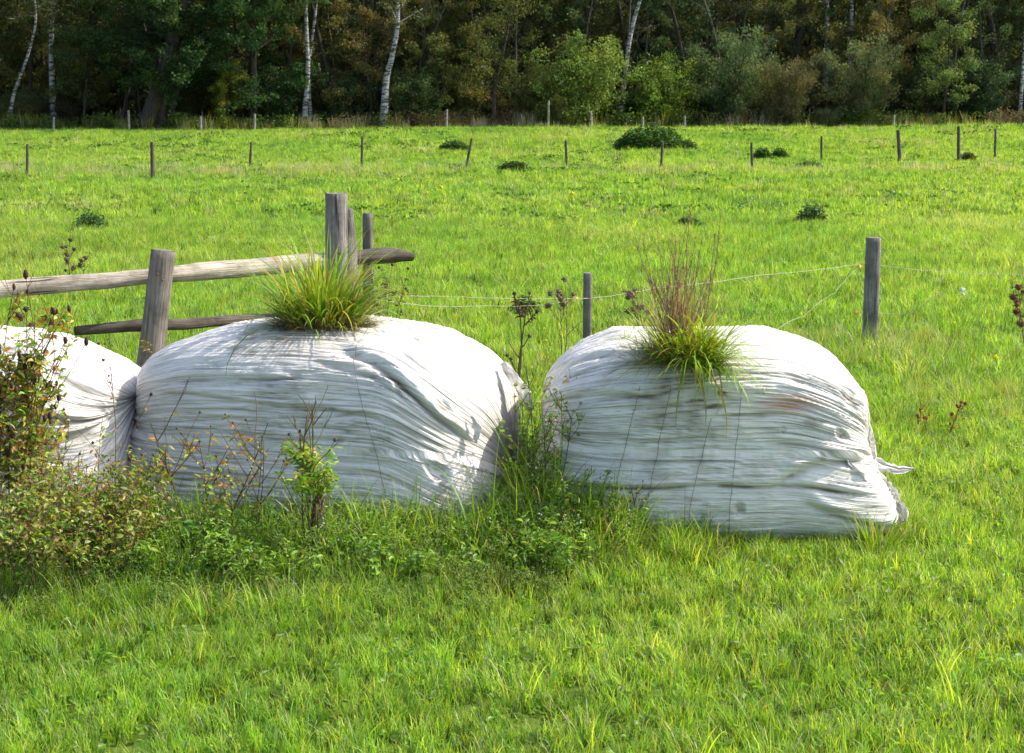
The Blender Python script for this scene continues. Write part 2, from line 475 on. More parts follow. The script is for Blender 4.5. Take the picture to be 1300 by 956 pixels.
def tiles(y0, y1, size, margin):
    out = []
    for y in np.arange(y0 + size / 2, y1, size):
        hw = y * 650 / FPX + margin + y * .03
        for x in np.arange(-math.ceil(hw / size) * size, hw + size, size): out.append((x, y))
    return np.array(out)

def build_grass():
    T = [tile(.5, 1750, .05, .125, .003, .0062, 300 + k, 3, lv=60) for k in range(7)]              # 0-6
    T += [tile(1., 2300, .06, .15, .005, .0095, 320 + k, 2, lv=30) for k in range(5)]               # 7-11
    n_tile = len(T); T += near_t                                                                   # tufts on top
    PX_, SC_, VA, RZ = [], [], [], []
    for y0, y1, size, vs in ((5.5, 15.5, .5, range(0, 7)), (15.5, 34.5, 1., range(7, 12))):
        g = tiles(y0, y1, size, 2.8); n = len(g)
        PX_.append(g); h = rng.uniform(.85, 1.2, n) * (.75 + .5 * fbm(g[:, 0] * .5, g[:, 1] * .4, 21, 2)); SC_.append(np.stack([np.full(n, 1.03), np.full(n, 1.03), h], -1))
        VA.append(rng.choice(list(vs), n)); RZ.append(rng.integers(0, 4, n) * math.pi / 2)
    for y0, y1, dens, s in ((5.6, 9, 26, 1.), (9, 15, 16, 1.1), (15, 34, 5, 1.5)):
        x, y = band(y0, y1, dens, 1.0 + y1 * .03); k = ~in_bale(x, y); x, y = x[k], y[k]; n = len(x)
        nz = fbm(x * .9, y * .6, 21, 3); nz2 = fbm(x * .35 + 9, y * .25, 31, 3); r = rng.random(n)
        va = rng.integers(0, 5, n); va = np.where((r < .45) & (nz > .45), rng.integers(5, 7, n), va)
        va = np.where(r > .97 - .2 * sst(.52, .7, nz2), 7, va); va = np.where((r > .55) & (r < .75) & (nz < .5), 8, va)
        ss = s * rng.uniform(.6, 1.15, n) * (.6 + .7 * nz)
        PX_.append(np.stack([x, y], -1)); SC_.append(np.stack([ss, ss, ss * rng.uniform(.8, 1.2, n)], -1)); VA.append(va + n_tile); RZ.append(rng.uniform(0, 6.28, n))
    g = np.concatenate(PX_); sc = np.concatenate(SC_); va = np.concatenate(VA); rz = np.concatenate(RZ); n = len(g)
    scatter('meadow_grass', 'short bright green meadow grass around and behind the bales', 'grass', T, np.stack([g[:, 0], g[:, 1], gh(g[:, 0], g[:, 1])], -1), np.stack([rz * 0, rz * 0, rz], -1), sc, va, M_grass)
    # beyond: coarser sward
    F = [tile(1.5, 900, .07, .17, .011, .022, 340 + k, 2, .03) for k in range(5)]                  # 0-4
    ft = [tuft(26, .20, .08, .20, .010, .018, .06, 2) for _ in range(3)] + [tuft(22, .22, .12, .30, .007, .013, .8, 2, .8) for _ in range(2)] + [leafy(30, .20, .08, (.05, .10), (G3, GD))]
    g = tiles(34.5, 103, 1.5, 10); n = len(g)
    PX_ = [g]; h = rng.uniform(.85, 1.25, n) * (.7 + .6 * fbm(g[:, 0] * .3, g[:, 1] * .2, 23, 2)); SC_ = [np.stack([h * 0 + 1.03, h * 0 + 1.03, h], -1)]; VA = [rng.integers(0, 5, n)]; RZ = [rng.integers(0, 4, n) * math.pi / 2]
    for y0, y1, dens, s in ((34, 50, 3.5, 1.), (50, 70, 3, 1.2), (70, 102, 1.6, 1.5)):
        x, y = band(y0, y1, dens, 3 + y1 * .03); n = len(x); nz = fbm(x * .35, y * .12, 41, 3); r = rng.random(n)
        va = rng.integers(0, 3, n)
        dryb = sst(5, 1, np.abs(y - 54.5 - .03 * x)) * sst(.42, .6, fbm(x * .5, y * .3, 44, 3)) * np.where(x < 2, .95, .4)
        va = np.where(r < .05 + dryb, rng.integers(3, 5, n), va); va = np.where((r > .7) & (nz > .54), 5, va)
        ss = s * rng.uniform(.6, 1.2, n) * (.6 + .8 * nz)
        PX_.append(np.stack([x, y], -1)); SC_.append(np.stack([ss, ss, ss * rng.uniform(.8, 1.3, n)], -1)); VA.append(va + 5); RZ.append(rng.uniform(0, 6.28, n))
    x, y = band(51.5, 57.5, 2.2, 5); n = len(x); k = (rng.random(n) < np.where(x < 2, .9, .35)) & (fbm(x * .6, y * .4, 44, 3) > .47); x, y = x[k], y[k]; n = len(x); ss = rng.uniform(.8, 1.5, n)
    PX_.append(np.stack([x, y], -1)); SC_.append(np.stack([ss, ss, ss], -1)); VA.append(rng.integers(8, 10, n)); RZ.append(rng.uniform(0, 6.28, n))
    g = np.concatenate(PX_); sc = np.concatenate(SC_); va = np.concatenate(VA); rz = np.concatenate(RZ)
    scatter('distant_grass', 'bright green pasture between the far row of posts and the wood', 'grass', F + ft, np.stack([g[:, 0], g[:, 1], gh(g[:, 0], g[:, 1])], -1), np.stack([rz * 0, rz * 0, rz], -1), sc, va, M_grass)
build_grass()

# ------------------------------------------------------------------ bales
def superc(t, n):
    c, s = np.cos(t), np.sin(t)
    return np.sign(c) * np.abs(c) ** (2 / n), np.sign(s) * np.abs(s) ** (2 / n)

def make_bale(name, cx, cy, yaw, a, b, H, seed, mat, topf, poleR=(0, .5), poleL=(0, .5), nx=2.9, nc=3.6, folds=(), slump=0., twist=.35):
    """a, b half length and half depth; topf(x/a) height factor; folds: grooves in the film"""
    NU, NV = 520, 760
    tt = np.linspace(0, math.pi, 4000); px, pr = superc(tt, nx)
    ds = np.hypot(np.diff(px) * a, np.diff(pr) * .55); s = np.concatenate([[0], np.cumsum(ds)]); 
    S = np.linspace(0, s[-1], NU + 1); X = -np.interp(S, s, px) ; Rr = np.interp(S, s, pr)
    Rr[0] = Rr[-1] = 0
    ph = np.linspace(0, 2 * math.pi, NV, endpoint=False)      # 0 = back(+y), pi/2 = top, pi = front(-y)
    # spread the rings evenly along the girth
    def even(t0, t1, n_):
        q_ = np.linspace(t0, t1, 4001); c_, s_ = superc(q_, n_); l_ = np.concatenate([[0], np.cumsum(np.hypot(np.diff(c_) * b, np.diff(s_) * H / 2))]); l_ /= l_[-1]
        return lambda f: np.interp(f, l_, q_)
    up_, dn_ = even(0, math.pi, nc), even(math.pi, 2 * math.pi, 6.5)
    AU = ph.copy(); ph = np.where(AU < math.pi, up_(AU / math.pi), dn_((AU - math.pi) / math.pi))
    AUG = np.meshgrid(X, AU, indexing='ij')[1]
    PX, PH = np.meshgrid(X, ph, indexing='ij'); RR = np.repeat(Rr[:, None], NV, 1); SS = np.repeat(S[:, None], NV, 1)
    cyv, czv = superc(PH, nc); cy6, cz6 = superc(PH, 6.5); lo_ = PH > math.pi; cyv = np.where(lo_, cy6, cyv); czv = np.where(lo_, cz6, czv)
    hz = H * .5
    top = topf(PX)
    # ends gather towards the poles
    e = np.clip((1 - RR), 0, 1)
    wR = np.where(PX > 0, 1, 0)
    pz = np.where(PX > 0, poleR[1], poleL[1]) * H
    py = np.where(PX > 0, poleR[0], poleL[0])
    zc = hz * (1 - e) + pz * e
    halfup = (H * top - zc); halfdn = zc
    low = czv < 0
    RL = RR ** .30; RZ = np.where(low, RL, RR); RY = RR + (RR ** .55 - RR) * sst(.1, -.8, czv)
    x = PX * a + np.where(PX > 0, (.17 if seed == 2 else .06), -.05) * sst(.35, -.9, czv) * sst(.5, 1, np.abs(PX)) * sst(0, .5, RR)
    low2 = sst(.15, -.7, czv)
    y = cyv * b * (1 + .07 * low2) * RY * (1 + .05 * np.sin(PX * 2 + seed)) + py * e * (1 - .5 * low)
    # sides bulge over the ground: lean front out at the base
    z = zc + np.where(czv > 0, czv * (H * top - zc), czv * zc) * RZ
    y = y + slump * (hz - z) * RR
    # angle coordinate with twist near the ends (fanning pleats)
    k = sst(.42, 1.0, np.abs(PX)) ** 1.2
    A = AUG + twist * k * (PX > 0) + .012 * (fbm(PX * 1.6 + seed, np.cos(PH) * 1.5 + 3, 5 + seed, 2) - .5) * 2
    endk = sst(.72, 1.0, np.abs(PX)) 
    def rid(f1, f2, sd, o=3):
        n = fbm(SS * f1 + seed * 7, A * f2, sd + seed, o); return 1 - np.abs(2 * n - 1)
    def rid2(f1, f2, sd, tilt, o=2, pw=2.5):
        A2 = A + tilt * PX; n = fbm(SS * f1 + seed * 7, A2 * f2, sd + seed, o); return (1 - np.abs(2 * n - 1)) ** pw
    ga = sst(.42, .58, fbm(x * 1.8 + seed, z * 2.2, 81 + seed, 2)); gb_ = sst(.42, .58, fbm(x * 2.1 + 7 + seed, z * 2.6 + 4, 82 + seed, 2))
    d = 0.003 * (rid(.7, 13, 11, 2) - .6)
    d += 0.0055 * rid2(1.1, 26, 12, .10) * (.35 + ga)
    d += 0.0065 * rid2(1.8, 30, 15, -.14) * gb_
    d += 0.005 * rid2(3.2, 56, 13, .04) + .005 * rid2(4.4, 60, 16, -.30, 1) * ga + .005 * rid2(4., 40, 19, .55, 1, 5) * sst(.5, .62, fbm(x * 2.6 + 11, z * 3, 85 + seed, 2))
    d -= 0.010 * rid2(1.3, 20, 17, .06, 2, 9) 
    d += AMP[seed] * endk * (rid(.5, 8, 14, 2) - .5) * np.where(low, .7, 1)
    d *= .45 + .65 * sst(.38, .58, fbm(x * 1.7 + 5 * seed, z * 3.2 + y, 88 + seed, 3))
    d *= (1 + .5 * sst(.3, .8, czv)) * (1 - (.75 if seed == 1 else .35) * sst(.55, .85, PX))
    # crumpled patches
    cr = sst(.55, .75, fbm(x * 3 + seed, z * 4 + y, 61 + seed, 3))
    d += cr * .018 * (fbm(x * 14, z * 16 + y * 9, 62 + seed, 3) - .5)
    d += .055 * (fbm(x * 1.4 + seed * 5, z * 1.6 + y * 1.2, 63 + seed, 2) - .5)
    dirt = .45 * rid2(1.3, 20, 17, .06, 2, 14) * (.3 + gb_) + .4 * sst(.60, .78, fbm(SS * 1.3 + 3 + seed, A * 24, 71 + seed, 3)) * sst(.45, .65, fbm(x * 2 + seed, z * 2.5, 72 + seed, 3))
    # overlaps of the wrapping: groove + step
    deg = np.degrees(A)
    for (p0, x0, x1, dp, wdt, slope, drt) in folds:
        pc = p0 + slope * (PX) + 3.0 * (vn(PX * 3.0 + seed, 1.0, 9) - .5)
        q = (deg - pc); m = sst(x0 - .06, x0 + .06, PX) * (1 - sst(x1 - .06, x1 + .06, PX))
        d += m * (-dp * np.exp(-(q / wdt) ** 2) + dp * .9 * np.exp(-((q + wdt * 2.4) / (wdt * 2)) ** 2))
        dirt += m * drt * np.exp(-(q / (wdt * .8)) ** 2) * (.3 + .7 * sst(.25, .6, vn(PX * 6, 3.3 + p0, 4)))
    # torn pits
    for (qx, qp, r, dp) in TEARS.get(seed, ()):
        rr2 = ((PX - qx) * a) ** 2 + (np.radians(deg - qp) * .55) ** 2
        rn = r * (1 + .6 * (fbm(PX * 18, A * 18, 90, 2) - .5))
        m = np.exp(-(rr2 / rn ** 2) ** 2)
        d += -dp * m + dp * .15 * np.exp(-((np.sqrt(rr2) - rn * 1.3) / (rn * .3)) ** 2); dirt += .55 * m * sst(.4, .6, fbm(PX * 40, A * 30, 91, 2))
    sx_, sd_, sr_ = STAIN[seed]
    dr = np.hypot((PX - sx_) * a, np.radians(deg - sd_) * .5 * np.where(deg > sd_, .55, 1.))
    dirt += .5 * sst(sr_, sr_ * .35, dr + .16 * (fbm(x * 7, z * 9 + y * 4, 95 + seed, 3) - .5) * 2) * (.35 + .65 * vn(PX * 30, A * 9, 96))
    dirt += .5 * sst(.66, .76, fbm(x * 3.5 + seed, z * 7 + 2, 98 + seed, 4)) * sst(.45, .7, vn(SS * 9, A * 34, 97))
    # clean white ground contact mud
    dirt += .35 * sst(.12, .0, z + .05 * (fbm(x * 6, y, 75, 2)))
    # normals of the smooth form
    P = np.stack([x, y, z], -1)
    du = np.gradient(P, axis=0); dv = np.roll(P, -1, 1) - np.roll(P, 1, 1)
    Nn = np.cross(dv, du); ln = np.linalg.norm(Nn, axis=-1, keepdims=True); Nn = np.where(ln > 1e-9, Nn / (ln + 1e-12), 0)
    cen = P - np.stack([x * .6, y * 0, z * 0 + hz], -1); sg = np.sign((Nn * cen).sum(-1, keepdims=True)); sg[sg == 0] = 1
    Nn = Nn * np.sign(np.median(sg))
    endfade = sst(0, .05, RR)
    P = P + Nn * (d * endfade)[..., None]
    P[..., 2] = np.maximum(P[..., 2], .0)
    V = P[1:-1].reshape(-1, 3); nU = NU - 1
    idx = np.arange(nU * NV).reshape(nU, NV)
    q = np.stack([idx[:-1], idx[1:], np.roll(idx, -1, 1)[1:], np.roll(idx, -1, 1)[:-1]], -1).reshape(-1, 4)
    me = bpy.data.meshes.new('plastic_wrap')
    nv = len(V) + 2
    V = np.concatenate([V, [P[0, 0]], [P[-1, 0]]])
    caps = [(len(V) - 2, int(idx[0, i]), int(idx[0, (i + 1) % NV])) for i in range(NV)] + [(len(V) - 1, int(idx[-1, (i + 1) % NV]), int(idx[-1, i])) for i in range(NV)]
    me.from_pydata(V.tolist(), [], q.tolist() + caps)
    uvl = me.uv_layers.new(name='UVMap')
    Su = np.concatenate([SS[1:-1].ravel(), [0], [S[-1]]]); Av = np.concatenate([(A[1:-1] * .55).ravel(), [0], [0]])
    li = np.zeros(len(me.loops), np.int32); me.loops.foreach_get('vertex_index', li)
    uvs = np.stack([Su[li], Av[li]], -1).astype(np.float32)
    # seam quads at the wrap-around of the angle
    ql = uvs[:len(q) * 4].reshape(-1, 4, 2); bad = (ql[:, :, 1].max(1) - ql[:, :, 1].min(1)) > 1.5
    fix = ql[bad]; fix[:, :, 1] = np.where(fix[:, :, 1] < 1.7, fix[:, :, 1] + 2 * math.pi * .55, fix[:, :, 1]); ql[bad] = fix
    uvl.data.foreach_set('uv', uvs.ravel())
    at_ = me.attributes.new('dirt', 'FLOAT', 'POINT'); at_.data.foreach_set('value', np.clip(np.concatenate([dirt[1:-1].ravel(), [0, 0]]), 0, 1).astype(np.float32))
    me.shade_smooth(); me.materials.append(mat)
    root = empty(name, (cx, cy, float(gh(cx, cy)) - .02), yaw)
    o = bpy.data.objects.new('plastic_wrap', me); COL.objects.link(o); o.parent = root
    def surf(xn, deg_):
        i = int(np.argmin(np.abs(X - xn))); j = int(deg_ / 360 * NV) % NV
        return P[i, j].copy(), Nn[i, j].copy()
    return root, surf

AMP = {1: .004, 2: .022, 3: .026}
STAIN = {1: (.03, 98, .40), 2: (-.16, 137, .32), 3: (0, 90, .01)}
TEARS = {1: ((.80, 176, .05, .02), (.62, 146, .035, .01), (.83, 140, .04, .012)),
         2: ((.45, 170, .016, .006), (.80, 165, .03, .012), (-.82, 172, .02, .01), (.86, 140, .05, .02), (.90, 120, .05, .02), (.2, 206, .03, .01)), 3: ((.3, 150, .03, .01),)}

def interp(xs, ys):
    return lambda x: np.interp(np.clip(x, -1, 1), xs, ys)
def smooth_interp(xs, ys):
    g = np.linspace(-1.2, 1.2, 241); v = np.interp(g, xs, ys)
    kx = np.exp(-np.linspace(-2, 2, 33) ** 2); kx /= kx.sum(); vp = np.pad(v, 16, 'edge'); v = np.convolve(vp, kx, 'valid')
    return lambda x: np.interp(x, g, v)

# angle: 90 top, 180 front, 250 low front
b1 = BALES[0]
bale1, sf1 = make_bale('wrapped_silage_bale', *b1, 1.10, 1, mat_bale('white_wrap_middle', 1, algae=.5),
    smooth_interp([-1, -.85, -.55, 0, .5, .85, 1], [.85, .925, .99, 1.01, 1.0, .925, .84]), poleR=(.30, .22), poleL=(.25, .5), nx=4.6,
    folds=((128, .30, .93, .022, 2.2, 26, .9), (150, -.95, .1, .006, 1.0, -6, .5), (163, -.7, .55, .006, .9, 7, .45), (196, -.9, .2, .006, 1.0, 3, .3), (140, .2, .7, .010, 1.4, 16, .5), (222, -.9, .5, .01, 1.2, 0, .4)), twist=-.30)
tag(bale1, 'white plastic wrapped bale in the middle with a bushy green grass clump on top', 'silage bale', 'white wrapped silage bales in a row')
b2 = BALES[1]
bale2, sf2 = make_bale('wrapped_silage_bale', *b2, 1.10, 2, mat_bale('white_wrap_right', 2, red=1, algae=.35),
    smooth_interp([-1, -.8, -.5, 0, .4, .8, 1], [.85, .92, .98, 1.0, .995, .925, .85]), poleR=(-.1, .36), poleL=(.35, .55), nx=4.4, slump=.08,
    folds=((212, .45, .97, .02, 2.2, -40, .35), (186, .6, .98, .016, 1.8, 30, .3), (197, -.9, .85, .010, 1.1, -2, .9), (236, -.85, .75, .012, 1.3, 2, .85), (158, -.98, -.3, .012, 1.6, 8, .55), (176, .35, .8, .006, 1., 2, .7), (134, -.98, -.55, .02, 2, 10, .3), (186, -.7, .2, .005, .8, 0, .45)), twist=-.12)
tag(bale2, 'rightmost white plastic wrapped bale with torn film hanging off its right end', 'silage bale', 'white wrapped silage bales in a row')
b3 = BALES[2]
bale3, sf3 = make_bale('wrapped_silage_bale', *b3, 1.10, 3, mat_bale('white_wrap_left', 3, algae=.5),
    smooth_interp([-1, -.8, -.5, 0, .4, .8, 1], [.85, .95, .98, .98, .95, .86, .78]), poleR=(.1, .66), poleL=(0, .5), nx=3.8,
    folds=((118, -.2, .95, .022, 2.5, 10, .55), (140, .1, .97, .02, 2., 22, .6), (165, .4, .97, .02, 2, 10, .5)), twist=-.15)
tag(bale3, 'leftmost white plastic wrapped bale half outside the frame behind brown seed heads', 'silage bale', 'white wrapped silage bales in a row')

def film(name, path, widths, wdir, parent, amp=.02, seed=1, n=60, m=16, ragged=.25):
    path = np.asarray(path, float); k = np.linspace(0, 1, len(path)); t = np.linspace(0, 1, n)
    C = np.stack([np.interp(t, k, path[:, i]) for i in range(3)], -1); W = np.interp(t, np.linspace(0, 1, len(widths)), widths)
    wd = np.asarray(wdir, float); wd = np.stack([np.interp(t, np.linspace(0, 1, len(wd)), wd[:, i]) for i in range(3)], -1) if wd.ndim == 2 else np.tile(wd, (n, 1))
    wd /= np.linalg.norm(wd, axis=1)[:, None]
    T = np.gradient(C, axis=0); nr = np.cross(T, wd); nr /= np.linalg.norm(nr, axis=1)[:, None] + 1e-9
    u = np.linspace(-1, 1, m); vs = np.zeros((n, m, 3))
    for i in range(n):
        w = W[i] * (1 + ragged * (fbm(t[i] * 14, seed * 1.7, seed, 3) - .5) * 2)
        pl = (1 - np.abs(2 * fbm(u * 3.2 + seed, t[i] * 1.5 + u * 0, seed + 3, 2) - 1) - .6) * amp * 2 + (fbm(u * 6, t[i] * 9 + u * 0, seed + 5, 2) - .5) * amp
        vs[i] = C[i] + wd[i] * (u * w * .5)[:, None] + nr[i] * pl[:, None]
    V = vs.reshape(-1, 3); f = [(i * m + j, i * m + j + 1, (i + 1) * m + j + 1, (i + 1) * m + j) for i in range(n - 1) for j in range(m - 1)]
    me = bpy.data.meshes.new(name); me.from_pydata(V.tolist(), [], f); me.shade_smooth(); me.materials.append(M_film)
    o = bpy.data.objects.new(name, me); COL.objects.link(o); o.parent = parent
    sm = o.modifiers.new('thick', 'SOLIDIFY'); sm.thickness = .0015
    return o

def loc(root, p):
    """world point -> bale coordinates"""
    d = np.asarray(p) - np.array(root.location); c, s = math.cos(root.rotation_euler.z), math.sin(root.rotation_euler.z)
    return np.array([d[0] * c + d[1] * s, -d[0] * s + d[1] * c, d[2]])

def W2(u, v, y): return loc(bale2, at(u, v, y))
# torn film on the right bale
film('torn_flap', [W2(1092, 500, 9.85), W2(1102, 525, 9.78), W2(1104, 560, 9.75), W2(1105, 600, 9.72), W2(1112, 625, 9.70)], [.02, .09, .12, .13, .05], (.35, -.9, .1), bale2, .030, 3, 70, 18, .5)
film('torn_flap', [W2(1095, 595, 9.6), W2(1118, 615, 9.62), W2(1134, 640, 9.60), W2(1150, 662, 9.55)], [.16, .15, .15, .05], [(.2, -.9, .5), (.6, -.4, .5), (.8, -.5, .3)], bale2, .035, 5, 50, 18, .5)
film('torn_flap', [W2(1095, 582, 9.7), W2(1120, 592, 9.75), W2(1140, 597, 9.8), W2(1160, 595, 9.85)], [.12, .06, .05, .006], (.1, .3, 1), bale2, .014, 7, 30, 10, .4)
film('torn_flap', [W2(1065, 575, 9.46), W2(1078, 600, 9.44), W2(1092, 618, 9.48), W2(1100, 640, 9.52)], [.05, .11, .09, .03], (.7, -.2, .6), bale2, .03, 12, 40, 16, .6)
film('torn_flap', [W2(1100, 600, 9.55), W2(1104, 630, 9.52), W2(1098, 655, 9.5), W2(1105, 690, 9.5)], [.06, .10, .12, .14], (.9, -.3, .1), bale2, .03, 14, 40, 16, .6)
def W1(u, v, y): return loc(bale1, at(u, v, y))
film('torn_flap', [W1(640, 462, 10.1), W1(655, 482, 10.0), W1(668, 497, 9.95), W1(674, 520, 9.93)], [.05, .12, .14, .05], (.3, -.6, .6), bale1, .03, 21, 40, 16, .5)
film('torn_flap', [W1(600, 528, 9.50), W1(607, 545, 9.49), W1(605, 562, 9.48)], [.02, .05, .02], (.8, -.3, .1), bale1, .012, 23, 26, 10, .6)

def thread(root, sf, pts, rad=.0013):
    m = MB(); P = []
    for xn, dg in pts: P.append((xn, dg))
    P = np.array(P); t = np.linspace(0, 1, 40); k = np.linspace(0, 1, len(P))
    path = []
    for q in t:
        p, n = sf(np.interp(q, k, P[:, 0]), np.interp(q, k, P[:, 1])); path.append(p + n * .006)
    m.tube(path, rad, (.2, .15, .1), 4); m.build('loose_thread', M_twine, root)
thread(bale1, sf1, [(.30, 92), (.36, 140), (.50, 180), (.66, 235)])
thread(bale2, sf2, [(-.40, 150), (-.52, 190), (-.58, 215)])
thread(bale2, sf2, [(-.22, 150), (-.32, 190), (-.40, 225)])
thread(bale2, sf2, [(.02, 165), (-.10, 205), (-.12, 255)])
thread(bale2, sf2, [(.20, 150), (.14, 205), (.12, 260)])

# ------------------------------------------------------------------ wooden poles
def pole(name, pts, rads, mat, parent=None, sides=20, seed=1, rough=.06, square=0):
    pts = np.asarray(pts, float); k = np.linspace(0, 1, len(pts)); n = max(14, int(np.linalg.norm(pts[-1] - pts[0]) / .05))
    t = np.linspace(0, 1, n); C = np.stack([np.interp(t, k, pts[:, i]) for i in range(3)], -1); rr = np.interp(t, np.linspace(0, 1, len(rads)), rads)
    if len(pts) > 2:
        for _ in range(4): C[1:-1] = (C[:-2] + C[2:] + 2 * C[1:-1]) / 4
    T = np.gradient(C, axis=0); T /= np.linalg.norm(T, axis=1)[:, None]
    ref = np.array([0, 0, 1.]) if abs(T[0][2]) < .8 else np.array([0., 1, 0])
    vs = []; uv = []; L = np.linalg.norm(pts[-1] - pts[0])
    for i in range(n):
        A = np.cross(T[i], ref); A /= np.linalg.norm(A); B = np.cross(T[i], A)
        for j in range(sides):
            a = 2 * math.pi * j / sides
            r = rr[i] * (1 + rough * 2 * (float(fbm(math.cos(a) * 1.5 + seed * 3, t[i] * L * 3 + math.sin(a) * 1.5, seed, 2)) - .5))
            if square: r *= 1 / max(abs(math.cos(a)), abs(math.sin(a))) ** square
            r *= 1 - .07 * (float(vn(j * .9 + seed, t[i] * 1.2, seed + 4)) > .72) + .05 * (float(vn(j * 1.7 + seed, t[i] * L * 9, seed + 6)) - .5)
            vs.append(C[i] + r * (math.cos(a) * A + math.sin(a) * B))
    f = [(i * sides + j, i * sides + (j + 1) % sides, (i + 1) * sides + (j + 1) % sides, (i + 1) * sides + j) for i in range(n - 1) for j in range(sides)]
    nb = len(vs)
    for e, i in ((0, 0), (1, n - 1)):     # slightly bevelled end caps
        c = C[i] + T[i] * (.004 if e else -.004)
        for j in range(sides): vs.append(c + (np.array(vs[i * sides + j]) - C[i]) * .88)
        o0 = nb + e * sides
        f += [(i * sides + j, i * sides + (j + 1) % sides, o0 + (j + 1) % sides, o0 + j) for j in range(sides)]
        f.append(tuple(o0 + j for j in range(sides)))
    me = bpy.data.meshes.new(name); me.from_pydata([tuple(v) for v in vs], [], f)
    uvl = me.uv_layers.new(name='UVMap'); 
    for lp in me.loops:
        vi = lp.vertex_index
        if vi < nb: i, j = divmod(vi, sides); uvl.data[lp.index].uv = (t[i] * L + seed, abs(j - sides / 2) / sides * .5 + seed * .3)
        else:
            q = vs[vi]; uvl.data[lp.index].uv = (q[0] * 2 + q[2], q[1])
    me.polygons.foreach_set('use_smooth', [len(p.vertices) == 4 for p in me.polygons])
    me.materials.append(mat)
    o = bpy.data.objects.new(name, me); COL.objects.link(o)
    if parent: o.parent = parent
    return o

fr = empty('rail_fence', (0, 0, 0)); tag(fr, 'weathered wooden rail fence with round posts behind the left and middle bales', 'fence')
fp = lambda u, v, y: at(u, v, y)
g0 = lambda p: np.array([p[0], p[1], float(gh(p[0], p[1])) - .1])
p1t = fp(207, 318, 12.0); p1b = g0(fp(176, 470, 11.95))
pole('post', [p1b, (p1b + p1t) / 2 + np.array([-.01, 0, 0]), p1t], [.100, .088, .078], M_post, fr, 24, 2, .10)
p2t = fp(427, 246, 13.2); pole('post', [g0(fp(427, 480, 13.2)), p2t], [.088, .080], M_gpost, fr, 24, 3, .05)
p3t = fp(440, 265, 13.33); pole('post', [g0(fp(445, 480, 13.33)), fp(442, 310, 13.33), p3t], [.07, .06, .045], M_gpost, fr, 20, 4, .2)
p4t = fp(467, 271, 13.9); pole('post', [g0(fp(467, 480, 13.9)), p4t], [.042, .038], M_post, fr, 16, 5, .05, .6)
pole('rail', [fp(-260, 383, 10.9), fp(-20, 369, 11.6), fp(60, 362, 11.8), fp(130, 357, 12.0), fp(196, 350, 12.18)], [.063, .06, .058, .056, .05], M_rail, fr, 22, 6, .14)
pole('rail', [fp(196, 349, 12.16), fp(260, 344, 12.45), fp(330, 339, 12.8), fp(400, 332, 13.1), fp(440, 331, 13.38)], [.052, .064, .062, .06, .055], M_rail, fr, 22, 7, .12)
pole('rail', [fp(442, 328, 13.55), fp(478, 325, 13.7), fp(505, 323, 13.8), fp(524, 326, 13.85)], [.05, .06, .058, .035], M_darkpost, fr, 12, 8, .25)
pole('rail', [fp(95, 420, 12.0), fp(180, 413, 12.15), fp(240, 411, 12.4), fp(292, 407, 12.7), fp(380, 402, 13.3)], [.032, .042, .040, .038, .034], M_darkpost, fr, 16, 9, .2)

for (u, v, y) in ((199, 348, 11.88), (206, 356, 11.87), (424, 330, 13.1), (431, 322, 13.1)):
    m = MB(); c = fp(u, v, y); m.tube([c, c + np.array([0, .05, 0])], .006, (.12, .06, .035), 8); m.build('nail', M_stem, fr)
wf = empty('wire_fence', (0, 0, 0)); tag(wf, 'thin electric wire strung between two grey posts behind the middle and right bales', 'fence')
w1t = fp(746, 347, 15.0); pole('post', [g0(fp(745, 425, 15.0)), w1t], [.037, .036], M_gpost, wf, 16, 10, .05, .7)
w2b = gpt(1104, 440); w2t = fp(1109, 302, w2b[1]); pole('post', [g0(w2b), w2t], [.072, .068], M_gpost, wf, 20, 11, .06, .6)
def wire(pts, name='wire', r=.004, sag=.0, mat=None):
    m = MB(); pts = np.asarray(pts, float); out = []
    for i in range(len(pts) - 1):
        n = 14
        for q in range(n):
            t = q / n; p = pts[i] * (1 - t) + pts[i + 1] * t; p = p + np.array([0, 0, -sag * 4 * t * (1 - t) + random.gauss(0, .0015)])
            out.append(p)
    out.append(pts[-1]); m.tube(out, r, (.5, .45, .35), 5); m.build(name, mat or M_wire, wf)
yb = w2b[1]
wire([fp(470, 372, 13.9), fp(560, 376, 14.3), fp(745, 379, 14.95), fp(830, 366, 15.4), fp(960, 350, 16.2), fp(1100, 334, yb - .05), fp(1200, 345, yb + .1), fp(1330, 348, yb + .2)], sag=.01, r=.0020)
wire([fp(470, 379, 13.9), fp(620, 388, 14.6), fp(745, 378, 14.95)], r=.0022, sag=.03)
wire([fp(1092, 338, yb - .08), fp(1060, 372, yb - .4), fp(1020, 402, yb - .7), fp(985, 420, yb - 1.0)], r=.0024, sag=-.02)
wire([fp(1105, 395, yb), fp(1140, 398, yb + .02), fp(1165, 394, yb), fp(1185, 375, yb), fp(1200, 345, yb + .1)], r=.0032, sag=.01)
for (u, v) in ((1091, 339), (1086, 396)):
    m = MB(); c = fp(u, v, yb - .09); m.blob(c, .022, (.7, .55, .03), 8, 6, (1, 1, 1.3)); m.tube([c, c + np.array([.05, .03, 0])], .006, (.7, .55, .03), 6)
    m.build('insulator', M_yel, wf)
m = MB(); c = fp(732, 379, 14.93); m.blob(c, .012, (.7, .55, .03), 8, 6, (1.4, 1, 1)); m.build('insulator', M_yel, wf)

